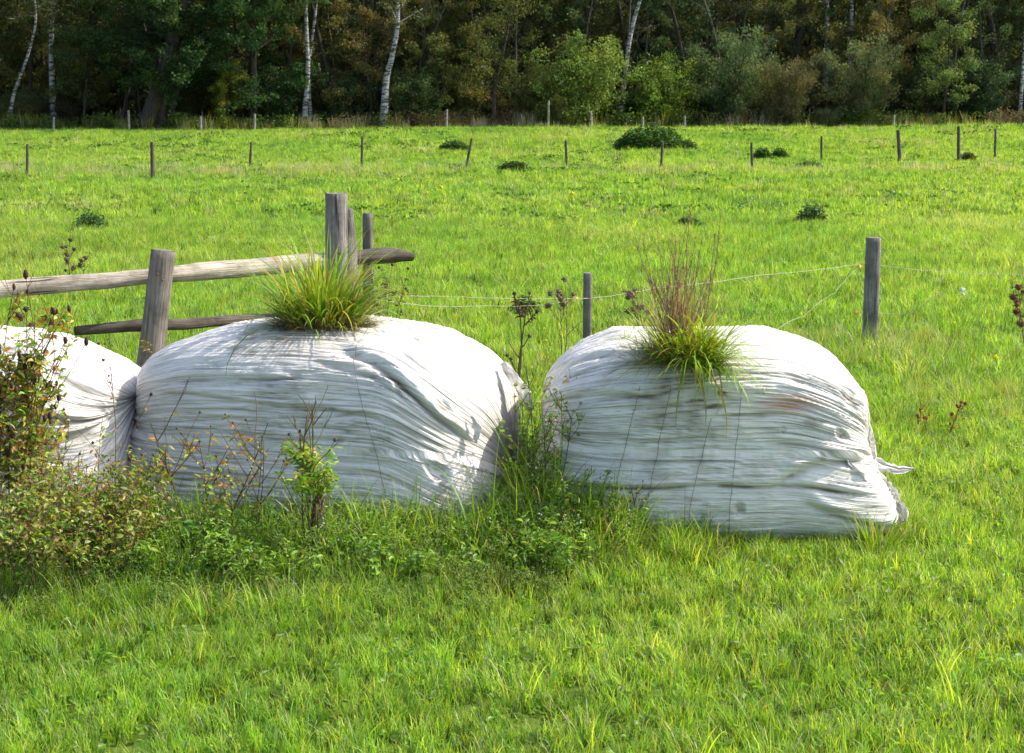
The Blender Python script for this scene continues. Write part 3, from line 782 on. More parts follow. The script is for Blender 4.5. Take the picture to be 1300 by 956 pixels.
# far row of stakes
far_posts = [(35, 183, 34, 224, 'thin dark stake at the far left of the field row, in pale dry grass'), (193, 180, 194, 228, 'thick dark stake with dry grass at its foot above the rail fence'),
    (319, 180, 317, 217, 'dark stake in the field row left of the tall fence post'), (460, 173, 459, 215, 'dark stake in the field row behind the thin fence post'),
    (599, 176, 590, 217, 'strongly leaning dark stake in the field row'), (718, 178, 720, 214, 'dark stake in the field row above the short grey post'),
    (841, 180, 839, 215, 'stake standing in front of the large dark bush in the field'), (954, 181, 955, 217, 'stake just left of two small dark weed patches'),
    (1043, 173, 1043, 205, 'short thin stake right of the two small dark weed patches'), (1140, 165, 1143, 208, 'thickest stake of the field row, slightly leaning, right half of the field'),
    (1217, 160, 1217, 208, 'tall upright dark stake near the right edge, second from the right'), (1264, 164, 1263, 204, 'rightmost thin stake of the field row')]
for i, (ut, vt, ub, vb, lb) in enumerate(far_posts):
    b = gpt(ub, vb); t = at(ut, vt, b[1]); r = {1: .065, 9: .07, 10: .06}.get(i, .045)
    o = pole('fence_stake', [np.array([0, 0, -.1]), t - b], [r, r * .85], M_darkpost, None, 12, 20 + i, .08)
    o.location = b; tag(o, lb, 'fence post', 'row of dark stakes across the field')
edge_posts = [(68, 149, 168, 'pale thin stake below the grey birch trunk at the wood edge'), (164, 140, 166, 'tall pale stake left of the leaning dark oak trunks'), (255, 148, 163, 'short pale stake right of the dark oak trunks'),
    (323, 145, 162, 'thin pale stake left of the double birch'), (567, 139, 160, 'stake between the crooked birch and the small pale trunk'), (696, 128, 162, 'tallest pale stake in front of the yellowing undergrowth'),
    (751, 141, 160, 'thin stake under the bright olive bush'), (816, 149, 160, 'low stake right of the leaning birch at the wood edge'), (870, 147, 160, 'low stake left of the dark bush at the wood edge'), (1135, 146, 158, 'short stake right of the grey willow bush')]
for i, (u, vt, vb, lb) in enumerate(edge_posts):
    b = at(u, vb, 95.5); g = float(gh(b[0], b[1])); t = at(u + random.uniform(-1, 1), vt, 95.5)
    b[2] = g
    o = pole('edge_stake', [np.array([0, 0, -.1]), t - b], [.065, .055], M_rail, None, 8, 40 + i, .05)
    o.location = b; tag(o, lb, 'fence post', 'pale stakes along the edge of the wood')

# ------------------------------------------------------------------ trees
def limb_path(p0, d, L, n=7, wob=.12, up=.1):
    p = np.array(p0, float); d = np.array(d, float); d /= np.linalg.norm(d); out = [p.copy()]
    for i in range(n):
        d = d + np.random.default_rng(random.randrange(1 << 30)).normal(0, wob, 3) + np.array([0, 0, up]); d /= np.linalg.norm(d)
        p = p + d * L / n; out.append(p.copy())
    return np.array(out)

def tree_template(kind, H, W, nleaf, seed, trunkpts=None, r0=.16, cbase=.2, bare=False):
    """returns (trunk MB, crown MB); leaves sit in clumps round the limb ends"""
    random.seed(seed); rg = np.random.default_rng(seed)
    tk = MB(); cr = MB(); cents = []
    bc = (.3, .3, .3)
    stems = 1 if kind not in ('bush', 'willow') else 7
    if kind in ('bush', 'willow'):
        for i in range(stems):
            az = random.uniform(0, 6.283); p = limb_path((.25 * math.cos(az), .25 * math.sin(az), -.1), (math.cos(az) * .45, math.sin(az) * .45, 1), H * random.uniform(.7, .98), 7, .09, .08)
            tk.tube(p, np.linspace(.05, .012, len(p)), bc, 6)
            for q in p[2:]: cents.append((q, .55))
            for j in range(6):
                b = p[random.randint(1, 5)]; az2 = random.uniform(0, 6.283)
                l = limb_path(b, (math.cos(az2), math.sin(az2), .7), W * random.uniform(.3, .55), 4, .12, .1)
                tk.tube(l, np.linspace(.02, .006, len(l)), bc, 4)
                for q in l[1:]: cents.append((q, .45))
        for i in range(26):
            az = random.uniform(0, 6.283); zz = random.uniform(.05, .75) * H; rr = W * .5 * math.sqrt(1 - (zz / H - .4) ** 2 * 1.6) * random.uniform(.6, 1)
            cents.append((np.array([rr * math.cos(az), rr * math.sin(az), zz]), .5))
    else:
        p = trunkpts if trunkpts is not None else limb_path((0, 0, -.3), (random.gauss(0, .05), random.gauss(0, .05), 1), H + .3, 12, .035, .03)
        p = np.asarray(p, float); n = len(p)
        tk.tube(p, r0 * (1 - .85 * np.linspace(0, 1, n) ** 1.1) * (1 + .5 * np.exp(-np.linspace(0, 14, n))), bc, 10, rough=.08)
        nl = {'oak': 26, 'birch': 26, 'young': 16, 'back': 22}[kind]
        for i in range(nl):
            f = cbase + (1 - cbase) * (i + random.random()) / nl * .97
            q = f * (n - 1); a = int(q); b = p[a] * (1 - (q - a)) + p[min(a + 1, n - 1)] * (q - a)
            az = i * 2.4 + random.uniform(-.5, .5)
            prof = {'oak': math.sin(min(1, (f - cbase) / (1 - cbase) * 1.1 + .28) * math.pi * .8) ** .6, 'birch': (1 - f) ** .5 * 1.1 + .12, 'young': math.sin(((f - cbase) / (1 - cbase) * .8 + .2) * math.pi * .95) ** .7 + .1, 'back': (1 - f) ** .4 + .1}[kind]
            l = limb_path(b, (math.cos(az), math.sin(az), {'oak': .35, 'birch': .8, 'young': .5, 'back': .6}[kind]), W * .5 * prof * random.uniform(.75, 1.1), 5, .14, .02 if kind != 'birch' else -.02)
            tk.tube(l, np.linspace(r0 * .28 * (1.15 - f), .012, len(l)), bc, 5)
            for q2 in l[2:]: cents.append((q2, .5))
            for j in range(3):
                c = l[random.randint(2, 5)]; az3 = az + random.uniform(-1.3, 1.3)
                l2 = limb_path(c, (math.cos(az3), math.sin(az3), random.uniform(-.3, .8)), W * .2 * random.uniform(.6, 1.2), 3, .15, 0)
                tk.tube(l2, np.linspace(.02, .006, len(l2)), bc, 4)
                for q2 in l2[1:]: cents.append((q2, .42))
    # leaves
    K = len(cents); C = np.array([c for c, r in cents]); RR = np.array([r for c, r in cents]) * rg.uniform(.6, 1.35, K)
    wgt = rg.uniform(.1, 1, K) ** 1.3; wgt /= wgt.sum(); ci = rg.choice(K, nleaf, p=wgt)
    off = rg.normal(0, 1, (nleaf, 3)); off /= np.linalg.norm(off, axis=1)[:, None]; off *= (rg.random(nleaf) ** .5)[:, None]
    P = C[ci] + off * RR[ci][:, None] * np.array([1, 1, .75])
    P[:, 2] = np.maximum(P[:, 2], .05)
    ls = {'oak': .15, 'birch': .095, 'young': .13, 'back': .13, 'bush': .12, 'willow': .15}[kind]; asp = {'willow': .28, 'birch': .7}.get(kind, .6)
    d = rg.normal(0, 1, (nleaf, 3)); d[:, 2] -= .35 if kind != 'willow' else -.9; d /= np.linalg.norm(d, axis=1)[:, None]
    nr = rg.normal(0, 1, (nleaf, 3)) + np.array([0, 0, .6]); s = np.cross(d, nr); s /= np.linalg.norm(s, axis=1)[:, None] + 1e-9
    Ls = ls * rg.uniform(.6, 1.35, nleaf)
    quad = np.stack([P, P + d * (Ls * .5)[:, None] + s * (Ls * asp * .5)[:, None], P + d * Ls[:, None], P + d * (Ls * .5)[:, None] - s * (Ls * asp * .5)[:, None]], 1)
    clump = rg.uniform(.72, 1.3, K)[ci] * rg.uniform(.75, 1.25, nleaf)
    colv = np.ones((nleaf, 3)) * clump[:, None]
    yl = rg.random(nleaf) < .10; colv[yl] *= np.array([1.7, 1.25, .8])
    hue = rg.normal(0, .10, K)[ci]; colv[:, 0] *= 1 + hue; colv[:, 2] *= 1 - hue * .5
    me = bpy.data.meshes.new('crown'); me.from_pydata(quad.reshape(-1, 3).tolist(), [], np.arange(nleaf * 4).reshape(-1, 4).tolist())
    setcol(me, np.repeat(colv, 4, 0)); me.materials.append(M_tree)
    return tk, me

TPL = {}
def template(key, kind, H, W, nleaf, seed, bark, **k):
    tk, cm = tree_template(kind, H, W, nleaf, seed, **k)
    v, f, c = tk.arrays(); tm = bpy.data.meshes.new('trunk'); tm.from_pydata(v.tolist(), [], f); setcol(tm, c); tm.shade_smooth(); tm.materials.append(bark)
    TPL[key] = (tm, cm, H)

template('oak1', 'oak', 12, 9.0, 26000, 1, M_bark, r0=.30, cbase=.14)
template('oak2', 'oak', 13, 8.0, 24000, 2, M_bark, r0=.26, cbase=.18)
template('back1', 'back', 14, 6.0, 17000, 3, M_bark, r0=.17, cbase=.12)
template('back2', 'back', 15, 5.0, 15000, 4, M_bark, r0=.15, cbase=.2)
template('back3', 'back', 13, 7.0, 19000, 14, M_bark, r0=.2, cbase=.08)
template('young1', 'young', 6.5, 3.6, 9000, 5, M_bark, r0=.07, cbase=.25)
template('young2', 'young', 8, 4.2, 11000, 6, M_bark, r0=.09, cbase=.22)
template('bush1', 'bush', 4.2, 4.4, 15000, 7, M_bark)
template('bush2', 'bush', 3.0, 4.0, 11000, 8, M_bark)
template('willow1', 'willow', 5.2, 4.2, 20000, 9, M_bark)
template('willow2', 'willow', 4.2, 4.0, 16000, 10, M_bark)
template('birch1', 'birch', 14, 4.6, 9000, 11, M_birch, r0=.17, cbase=.38)
template('birch2', 'birch', 13, 4.2, 9000, 12, M_birch, r0=.13, cbase=.42)

DK = (.040, .082, .020); OL = (.11, .12, .028); BR = (.105, .10, .035); LM = (.15, .21, .025); GG = (.12, .15, .065); MG = (.07, .12, .025); OR = (.14, .12, .035); BK = (.045, .058, .022)
def plant_tree(key, u, y, col, s=1., label='', cat='tree', name='tree', rz=None, group=None, sz=1., meshes=None):
    tm, cm, H = meshes or TPL[key]
    b = at(u, 160, y); x = b[0]; z = float(gh(x, y))
    col = tuple(c * (1.8 if max(col) < .2 else 1.) for c in col)
    r = empty(name, (x, y, z), random.uniform(0, 6.28) if rz is None else rz); r.scale = (s, s, s * sz)
    for nm, me in (('trunk', tm), ('crown', cm)):
        o = bpy.data.objects.new(nm if name != 'bush' or nm == 'crown' else 'stem', me); COL.objects.link(o); o.parent = r
        o.color = (*col, 1)
    tag(r, label, cat, group)
    return r

# birches with trunks drawn after the photograph (photo pixel outline at the distance of the wood edge)
def birch_trunk(pix, y, r0, label, col=OL, nleaf=5000, seed=1, bark=None, W=3.5, cb=.5):
    P = [at(u, v, y) for u, v in pix]; b = P[0].copy(); b[2] = float(gh(b[0], y)) - .2
    top = P[-1]; d = top - P[-2]; d /= np.linalg.norm(d)
    ext = [top + d * (k + 1) * 1.3 + np.array([0, 0, .3 * k]) for k in range(4)]
    pts = np.array([b] + P[1:] + ext) - np.array([b[0], b[1], b[2] + .2])
    k = np.linspace(0, 1, len(pts)); t = np.linspace(0, 1, 22); q = np.stack([np.interp(t, k, pts[:, i]) for i in range(3)], -1)
    for _ in range(2): q[1:-1] = (q[:-2] + q[2:] + 2 * q[1:-1]) / 4
    r0 = r0 * .85
    tk, cm = tree_template('birch', 12, W, nleaf, seed, trunkpts=q, r0=r0, cbase=cb)
    v, f, c = tk.arrays(); tm = bpy.data.meshes.new('trunk'); tm.from_pydata(v.tolist(), [], f); setcol(tm, c); tm.shade_smooth(); tm.materials.append(bark or M_birch)
    r = empty('birch_tree', (b[0], b[1], b[2] + .2))
    for nm, me in (('trunk', tm), ('crown', cm)):
        o = bpy.data.objects.new(nm, me); COL.objects.link(o); o.parent = r; o.color = (*col, 1)
    tag(r, label, 'tree', 'white barked birches at the edge of the wood')

birch_trunk([(6, 172), (14, 140), (18, 112), (30, 90), (38, 60), (48, 30), (44, 0)], 99, .12, 'thin crooked birch leaning right at the far left edge', OL, 5000, 31)
birch_trunk([(68, 172), (67, 120), (64, 60), (67, 20), (68, 0)], 101, .20, 'thick straight grey birch trunk second from the left', OL, 4500, 32)
birch_trunk([(385, 168), (388, 130), (392, 90), (389, 40), (388, 0)], 98.5, .17, 'front trunk of the two birches standing close together', MG, 4500, 33)
birch_trunk([(396, 168), (392, 120), (391, 80), (398, 40), (402, 0)], 99.5, .13, 'rear thinner trunk of the two birches standing close together', MG, 4500, 34)
birch_trunk([(486, 168), (489, 120), (490, 95), (498, 75), (499, 60), (506, 40), (505, 0)], 97.5, .22, 'bright crooked birch with a kinked trunk left of centre', OL, 4500, 35)
birch_trunk([(784, 168), (792, 110), (796, 70), (803, 30), (815, -8)], 99, .17, 'birch leaning right with a forked top behind the bright olive bush', LM, 4500, 36)
birch_trunk([(1046, 168), (1049, 110), (1050, 50), (1050, 0)], 104, .17, 'straight birch trunk rising behind the brown grey bush', OL, 3500, 37, cb=.6)
birch_trunk([(1077, 168), (1079, 100), (1081, 30), (1081, 0)], 104, .18, 'pale birch trunk rising behind the tall willow bush', OL, 3500, 38, cb=.6)
birch_trunk([(1184, 168), (1184, 100), (1184, 30), (1186, 0)], 106, .13, 'slim birch trunk seen high above the small green tree', OL, 3500, 39, cb=.6)
birch_trunk([(1293, 168), (1296, 130), (1298, 95), (1301, 50), (1303, 0)], 98.5, .11, 'slim birch trunk at the right edge of the wood', MG, 4500, 40, cb=.5)
birch_trunk([(625, 168), (628, 138), (626, 120), (634, 90), (640, 60)], 98, .13, 'small tree with a short pale trunk and olive crown right of centre', (.14, .16, .03), 9000, 41, W=4.5, cb=.2, bark=M_bark)

# oak with leaning dark trunks
for k, (pix, r0, lb, nl) in enumerate((([(181, 172), (190, 145), (200, 110), (214, 70), (225, 30), (240, -20)], .42, 'largest oak with a thick dark trunk leaning right', 24000),
        ([(199, 170), (205, 130), (208, 100), (214, 60), (222, 10)], .30, 'second dark oak trunk close beside the largest oak', 20000), ([(213, 168), (219, 130), (232, 95), (250, 50), (270, 0)], .20, 'slender dark trunk right of the two oaks, leaning right', 16000))):
    y = 98 + k * .7; P = [at(u, v, y) for u, v in pix]; b = P[0].copy(); b[2] = float(gh(b[0], y)) - .2
    ext = [P[-1] + np.array([.35 * j, 0, 1.4 * j]) for j in (1, 2, 3)]
    pts = np.array([b] + P[1:] + ext) - np.array([b[0], b[1], b[2] + .2]); kk = np.linspace(0, 1, len(pts)); t = np.linspace(0, 1, 20)
    q = np.stack([np.interp(t, kk, pts[:, i]) for i in range(3)], -1)
    tk, cm = tree_template('oak', 12, 8.5, nl, 51 + k, trunkpts=q, r0=r0, cbase=.18)
    v, f, c = tk.arrays(); tm = bpy.data.meshes.new('trunk'); tm.from_pydata(v.tolist(), [], f); setcol(tm, c); tm.shade_smooth(); tm.materials.append(M_bark)
    r = empty('oak_tree', (b[0], b[1], b[2] + .2))
    for nm, me in (('trunk', tm), ('crown', cm)):
        o = bpy.data.objects.new(nm, me); COL.objects.link(o); o.parent = r; o.color = (*((.030, .068, .016) if k != 2 else (.045, .085, .018)), 1)
    tag(r, lb, 'tree', 'dark oaks left of the double birch')
random.seed(99)

FRONT = [
 ('bush2', 20, 99.5, (.06, .07, .02), .6, 'low olive shrub under the leaning birch at the left edge', 'bush'),
 ('back2', 40, 103, (.09, .085, .025), .9, 'sparse yellowish tree behind the leaning birch', 'tree'),
 ('young2', 105, 100, (.05, .065, .018), 1.0, 'young dark tree between the grey birch and the oaks', 'tree'),
 ('back1', 130, 104, BR, .9, 'brownish tree behind the young tree left of the oaks', 'tree'),
 ('oak1', 320, 99.5, (.034, .075, .018), .85, 'broad dark green tree between the oaks and the double birch', 'tree'),
 ('young1', 285, 99, (.13, .15, .02), .55, 'small yellow green sapling under the broad dark tree', 'tree'),
 ('back3', 425, 101, (.085, .078, .024), .9, 'reddish brown tree right of the double birch', 'tree'),
 ('bush1', 440, 100, (.035, .05, .016), .85, 'dark bush at the foot of the reddish brown tree', 'bush'),
 ('bush1', 530, 99, (.055, .08, .022), .85, 'dark olive bush right of the crooked birch', 'bush'),
 ('back1', 560, 102, (.10, .085, .022), .85, 'tall brownish olive tree behind the dark olive bush', 'tree'),
 ('young2', 590, 100.5, (.085, .085, .022), .9, 'olive tree left of the small pale trunk', 'tree'),
 ('bush2', 655, 100.5, (.13, .10, .035), .7, 'low yellow brown undergrowth beside the small pale trunk', 'bush'),
 ('willow2', 680, 99.8, (.075, .095, .025), 1.0, 'olive bush left of the bright olive bush', 'bush'),
 ('bush1', 738, 97.8, (.085, .12, .022), 1.25, 'large bright olive green bush in the middle of the wood edge', 'bush'),
 ('young1', 715, 97, (.17, .13, .06), .26, 'small pinkish flowering weed bush near the tallest stake', 'bush'),
 ('bush1', 838, 98.2, (.095, .14, .02), 1.0, 'bright olive bush right of the leaning birch', 'bush'),
 ('back3', 880, 101, (.030, .05, .016), .8, 'dark green tree right of the second olive bush', 'tree'),
 ('willow1', 925, 98.5, (.052, .075, .030), 1.2, 'tall dark grey green willow in the right half', 'bush'),
 ('willow2', 1005, 97.6, (.088, .085, .035), .95, 'rounded brown grey bush in front of the birch trunks', 'bush'),
 ('willow1', 1088, 98, (.085, .10, .040), 1.08, 'tall grey green willow bush under the pale birch trunk', 'bush'),
 ('bush2', 1052, 96.8, (.09, .11, .05), .35, 'small pale weed bush between the two grey bushes', 'bush'),
 ('young2', 1120, 101, OR, 1.0, 'orange brown autumn tree behind the tall willow bush', 'tree'),
 ('young2', 1197, 98, (.085, .12, .032), .85, 'small green tree with a slim trunk near the right', 'tree'),
 ('bush1', 1150, 101, (.035, .055, .018), 1.0, 'dark bush between the willow and the small green tree', 'bush'),
 ('bush1', 1240, 100.5, (.038, .065, .024), 1.1, 'dark green bush right of the small green tree', 'bush'),
 ('back3', 1275, 102, (.035, .055, .02), .9, 'dark tree at the right edge behind the slim birch', 'tree'),
 ('oak2', -40, 100, (.05, .06, .02), .8, 'olive tree cut by the left edge of the picture', 'tree'),
 ('young2', 468, 100.2, (.10, .085, .028), .85, 'brown olive young tree between the double birch and the crooked birch', 'tree'),
 ('willow2', 612, 100.8, (.07, .08, .022), .9, 'dull olive bush behind the small pale trunk', 'bush'),
 ('bush1', 352, 100.3, (.04, .07, .02), .95, 'dark green bush just left of the double birch', 'bush'),
 ('willow2', 240, 101.2, (.045, .06, .02), .85, 'dark bush behind the slender dark trunk right of the oaks', 'bush'),
 ('young2', 545, 99.8, (.075, .09, .025), .8, 'slim olive tree right of the crooked birch', 'tree'),
 ('bush1', 1345, 99, (.05, .07, .02), .9, 'bush just past the right edge of the wood', 'bush'),
]
cnt = {}
for key, u, y, col, s, lb, cat in FRONT:
    plant_tree(key, u, y, col, s, lb, cat, 'bush' if cat == 'bush' else 'broadleaf_tree')
# rows behind
cols = [(.07, .085, .028), OL, (.045, .065, .02), (.06, .075, .022), (.035, .06, .02), (.075, .08, .026), BK]
adj = {0: 'brown', 1: 'olive', 2: 'dark green', 3: 'dull olive', 4: 'dark green', 5: 'rusty brown', 6: 'very dark'}
for row, (y, step) in enumerate(((104.5, 62), (109, 70), (114, 66), (120, 60))):
    u = -110 + row * 20
    while u < 1420:
        ci = random.randrange(7) if row < 2 else random.choice([0, 2, 3, 4, 6])
        key = random.choice(['back1', 'back2', 'back3', 'oak2'])
        plant_tree(key, u + random.uniform(-15, 15), y + random.uniform(-1.5, 1.5), cols[ci], random.uniform(.85, 1.1), 'trees standing in the shade behind the front row of the wood', 'tree', 'forest_tree', group='trees inside the wood')
        u += step
# slender stems and low shrubs in the shade
for i in range(34):
    u = random.uniform(-60, 1360)
    plant_tree(random.choice(['bush1', 'bush2', 'willow2']), u, random.uniform(100.5, 103), random.choice([BK, (.035, .045, .015), (.05, .045, .02)]), random.uniform(.5, .9), 'dark undergrowth shrubs between the trunks at the wood edge', 'bush', 'undergrowth_bush', group='undergrowth shrubs')

# bare slender trunks between the trees
def stem_mesh(seed):
    random.seed(seed); m = MB(); p = limb_path((0, 0, -.3), (random.gauss(0, .06), 0, 1), 11, 12, .04, .03); m.tube(p, np.linspace(.09, .03, len(p)), (.3, .3, .3), 7)
    for i in range(8):
        b = p[random.randint(3, 10)]; az = random.uniform(0, 6.28); l = limb_path(b, (math.cos(az), math.sin(az), .6), 1.6, 4, .15, .05); m.tube(l, np.linspace(.025, .006, len(l)), (.3, .3, .3), 4)
    v, f, c = m.arrays(); me = bpy.data.meshes.new('slender_trunk'); me.from_pydata(v.tolist(), [], f); me.shade_smooth(); me.materials.append(M_bark); return me
SM = [stem_mesh(s) for s in (1, 2, 3, 4)]; random.seed(5)
M_greybark = mat_bark('grey_bark', (.06, .052, .042), (.13, .115, .095))
for me in SM[2:]: me.materials[0] = M_greybark
for i in range(40):
    u = random.uniform(-20, 1320); y = random.uniform(99.8, 104)
    o = bpy.data.objects.new('slender_tree', random.choice(SM)); COL.objects.link(o); x = at(u, 160, y)[0]
    o.location = (x, y, float(gh(x, y))); o.rotation_euler = (random.gauss(0, .06), random.gauss(0, .08), random.uniform(0, 6.28))
    s = random.uniform(.6, 1.2); o.scale = (s, s, 1)
    tag(o, 'slender bare trunks standing among the trees at the wood edge', 'tree', 'slender bare trunks')

# deep wood: one mass
def deep_wood():
    rg = np.random.default_rng(5); t = []
    for s in range(3):
        m = MB(); n = 900
        P = rg.normal(0, 1, (n, 3)) * np.array([1.3, .8, 1.2])
        for i in range(n):
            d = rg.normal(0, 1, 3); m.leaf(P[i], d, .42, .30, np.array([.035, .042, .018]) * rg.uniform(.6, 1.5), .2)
        t.append(m)
    X = []; 
    for y in (126, 129, 132):
        for x in np.arange(-84, 84, 1.9):
            for z in np.arange(-1.0, 13.5, 1.7): X.append((x + rg.normal(0, .4), y + rg.normal(0, .5), z + rg.normal(0, .4)))
    X = np.array(X); n = len(X)
    scatter('deep_wood', 'dark dense foliage deep inside the wood behind the trees', 'wood', t, X, np.stack([np.zeros(n), np.zeros(n), rg.uniform(0, 6.28, n)], -1), np.ones((n, 3)) * rg.uniform(.9, 1.3, (n, 1)), rg.integers(0, 3, n), M_plant)
deep_wood()

# tall dry herbs along the wood edge (mass)
def edge_herbs():
    random.seed(8)
    t = [tuft(40, .35, .3, .9, .02, .035, .35, 3, .7, (G3, GD, OL)), tuft(40, .35, .3, .8, .02, .035, .8, 3, .7, (G3, OL)), leafy(90, .35, .7, (.08, .16), (GD, G3, OL)), leafy(90, .35, .7, (.06, .13), ((.16, .13, .05), (.12, .14, .03), (.20, .10, .06)))]
    n = 900; x = rng.uniform(-32, 32, n); y = rng.uniform(96.5, 101, n); q = fbm(x * .15, y * .1, 77, 2)
    va = np.where(q > .55, rng.choice([1, 3], n), rng.choice([0, 2], n)); s = rng.uniform(.7, 1.5, n)
    scatter('edge_herbs', 'tangle of herbs and dry stalks along the foot of the wood', 'undergrowth', t, np.stack([x, y, gh(x, y)], -1), np.stack([x * 0, x * 0, rng.uniform(0, 6.28, n)], -1), np.stack([s, s, s], -1), va, M_plant)
edge_herbs()

# bushy patches in the field
def field_bush(u, v, w, h, label, col=(.06, .14, .02), n=2600, seed=1, dens=.10, d=None):
    random.seed(seed); b = gpt(u, v); m = MB()
    for i in range(n):
        a = random.uniform(0, 6.283); r = math.sqrt(random.random()); z = h * math.sqrt(max(0, 1 - r * r)) * random.uniform(.35, 1.1) * (.75 + .5 * float(vn(math.cos(a) * r * 3 + seed, math.sin(a) * r * 3, seed)))
        p = (w * .5 * r * math.cos(a) * random.uniform(.9, 1.15), (d or w * .35) * r * math.sin(a), z)
        az = random.uniform(0, 6.283); m.leaf(p, (math.cos(az), math.sin(az), random.uniform(-.3, 1)), random.uniform(.6, 1.3) * dens, dens * .55, jc(col, .25), .3)
    st = MB()
    for i in range(14):
        a = random.uniform(0, 6.28); r = random.random() * .7
        st.tube([(w * .2 * r * math.cos(a), w * .15 * r * math.sin(a), -.02), (w * .45 * r * math.cos(a), w * .3 * r * math.sin(a), h * .8)], (.012, .005), (.08, .08, .03), 4)
    r_ = empty('field_bush', b); m.build('foliage', M_plant, r_); st.build('stems', M_stem, r_); tag(r_, label, 'bush', 'dark leafy patches in the field')
field_bush(825, 190, 2.6, .80, 'largest dark green bush in the field behind a stake', n=5200, seed=1, dens=.13)
field_bush(868, 190, 1.0, .35, 'low leafy spread right of the largest field bush', (.07, .13, .02), 900, 2)
field_bush(577, 192, 1.2, .38, 'small flat dark patch left of the leaning stake', n=1500, seed=3)
field_bush(652, 219, 1.0, .28, 'brown green tussock right of the leaning stake', (.06, .10, .02), 1000, 4)
field_bush(968, 202, .6, .36, 'left one of two small dark weed patches', n=700, seed=5)
field_bush(990, 202, .6, .34, 'right one of two small dark weed patches', n=700, seed=6)
field_bush(1027, 215, .9, .22, 'flat dark tussock beneath the short thin stake', n=800, seed=7)
field_bush(1228, 206, .7, .30, 'greyish weed patch right of the tall upright stake', (.08, .10, .04), 600, 8)
field_bush(1030, 284, .55, .32, 'small dark thistle patch in the middle of the right field', (.06, .13, .03), 700, 9, .07)
field_bush(875, 290, .5, .2, 'pale low weed patch left of the dark thistle patch', (.10, .17, .05), 500, 10, .06)
field_bush(115, 292, .6, .3, 'straggly green weeds behind the dry thistle left of the leaning post', (.05, .12, .03), 500, 11, .06)
field_bush(668, 405, .35, .22, 'dark green weed patch behind the tall dead stalk', (.05, .11, .02), 600, 12, .05)

# ------------------------------------------------------------------ plants near the camera
GA = (.19, .35, .03); GB_ = (.31, .46, .04); GC = (.11, .22, .02)
LG = (.25, .40, .03); LB = (.30, .20, .08); LO = (.50, .24, .04); LY = (.44, .42, .07); SB = (.13, .085, .05); HB = (.055, .035, .025); PK = (.42, .20, .34)
def weed(name, base, H, label, cat, nst=3, lean=.15, nbr=4, brl=.35, nlf=40, lsz=(.03, .06), lcols=(LG,), heads=0, hr=.010, hcol=HB, scol=SB, seed=1, group=None, lfz=(.1, .9), hsq=(1, 1, 1), lasp=.45, flower=0, spread=.05, srad=.004, lv_cl=None, headpet=0, lrad=0.):
    random.seed(seed); spread = spread if nst > 2 else .003; st = MB(); lf = MB(); hd = MB(); fl = MB(); segs = []
    tips = []
    for i in range(nst):
        az = random.uniform(0, 6.283); b = np.array([spread * math.cos(az), spread * math.sin(az), -.02])
        l = lean * random.uniform(.3, 1.6); h = H * random.uniform(.72, 1.0)
        p = limb_path(b, (math.cos(az) * l, math.sin(az) * l, 1), h, 8, .05, .03)
        st.tube(p, np.linspace(srad, srad * .4, len(p)), jc(scol), 5); segs.append(p); tips.append((p[-1], p[-1] - p[-2]))
        for j in range(nbr):
            k = random.randint(3, 7); az2 = random.uniform(0, 6.283)
            q = limb_path(p[k], (math.cos(az2) * .8, math.sin(az2) * .8, .9), h * brl * random.uniform(.5, 1.1), 5, .08, .05)
            st.tube(q, np.linspace(srad * .55, srad * .3, len(q)), jc(scol), 4); segs.append(q); tips.append((q[-1], q[-1] - q[-2]))
            if random.random() < .5:
                az3 = az2 + random.uniform(-1, 1); q2 = limb_path(q[3], (math.cos(az3) * .7, math.sin(az3) * .7, 1), h * brl * .4, 3, .08, .05)
                st.tube(q2, np.linspace(srad * .4, srad * .25, len(q2)), jc(scol), 4); segs.append(q2); tips.append((q2[-1], q2[-1] - q2[-2]))
    for i in range(nlf):
        for _ in range(30):
            s = random.choice(segs); k = random.uniform(0, len(s) - 1.01); a = int(k); q = s[a] * (1 - k + a) + s[a + 1] * (k - a)
            if lfz[0] * H <= q[2] <= lfz[1] * H: break
        else: continue
        az = random.uniform(0, 6.283); L = random.uniform(*lsz)
        if lrad: q = q + np.array([random.gauss(0, lrad), random.gauss(0, lrad), random.gauss(0, lrad)])
        lf.leaf(q, (math.cos(az), math.sin(az), random.uniform(-.4, .8)), L, L * lasp, jc(random.choice(lcols), .22), random.uniform(0, .6))
    random.shuffle(tips)
    heads_ = []
    for p, d in tips[:heads] if heads else ():
        if True: hd_ = MB(); heads_.append(hd_)
        else: hd_ = hd
        r = hr * random.uniform(.75, 1.25); d = d / np.linalg.norm(d)
        if headpet:
            hd_.blob(p, r, jc(hcol), 7, 5, hsq)
            for _ in range(headpet):
                az = random.uniform(0, 6.28); hd_.leaf(p, (math.cos(az), math.sin(az), random.uniform(-.4, .9)), r * 1.9, r * .5, jc(hcol, .3), 0)
        else: hd_.blob(p, r, jc(hcol), 7, 5, hsq)
    fls = []
    for p, d in tips[heads:heads + flower]:
        fl = MB(); fls.append(fl)
        fl.blob(p, .009, (.10, .13, .04), 7, 5, (1, 1, 1.3))
        for _ in range(26):
            az = random.uniform(0, 6.283); fl.leaf(p + np.array([0, 0, .006]), (math.cos(az) * .7, math.sin(az) * .7, 1), .018, .003, jc(PK, .2), 0)
    r = empty(name, base); st.build('stem', M_stem, r)
    if lf.n: lf.build('foliage', M_plant, r)
    for h_ in heads_: h_.build('seed_head', M_stem, r, True)
    if hd.n: hd.build('seed_heads', M_stem, r, True)
    for fl in fls: fl.build('flower', M_plant, r)
    tag(r, label, cat, group); return r

def gb(u, y):
    x = at(u, 600, y)[0]; return np.array([x, y, float(gh(x, y))])
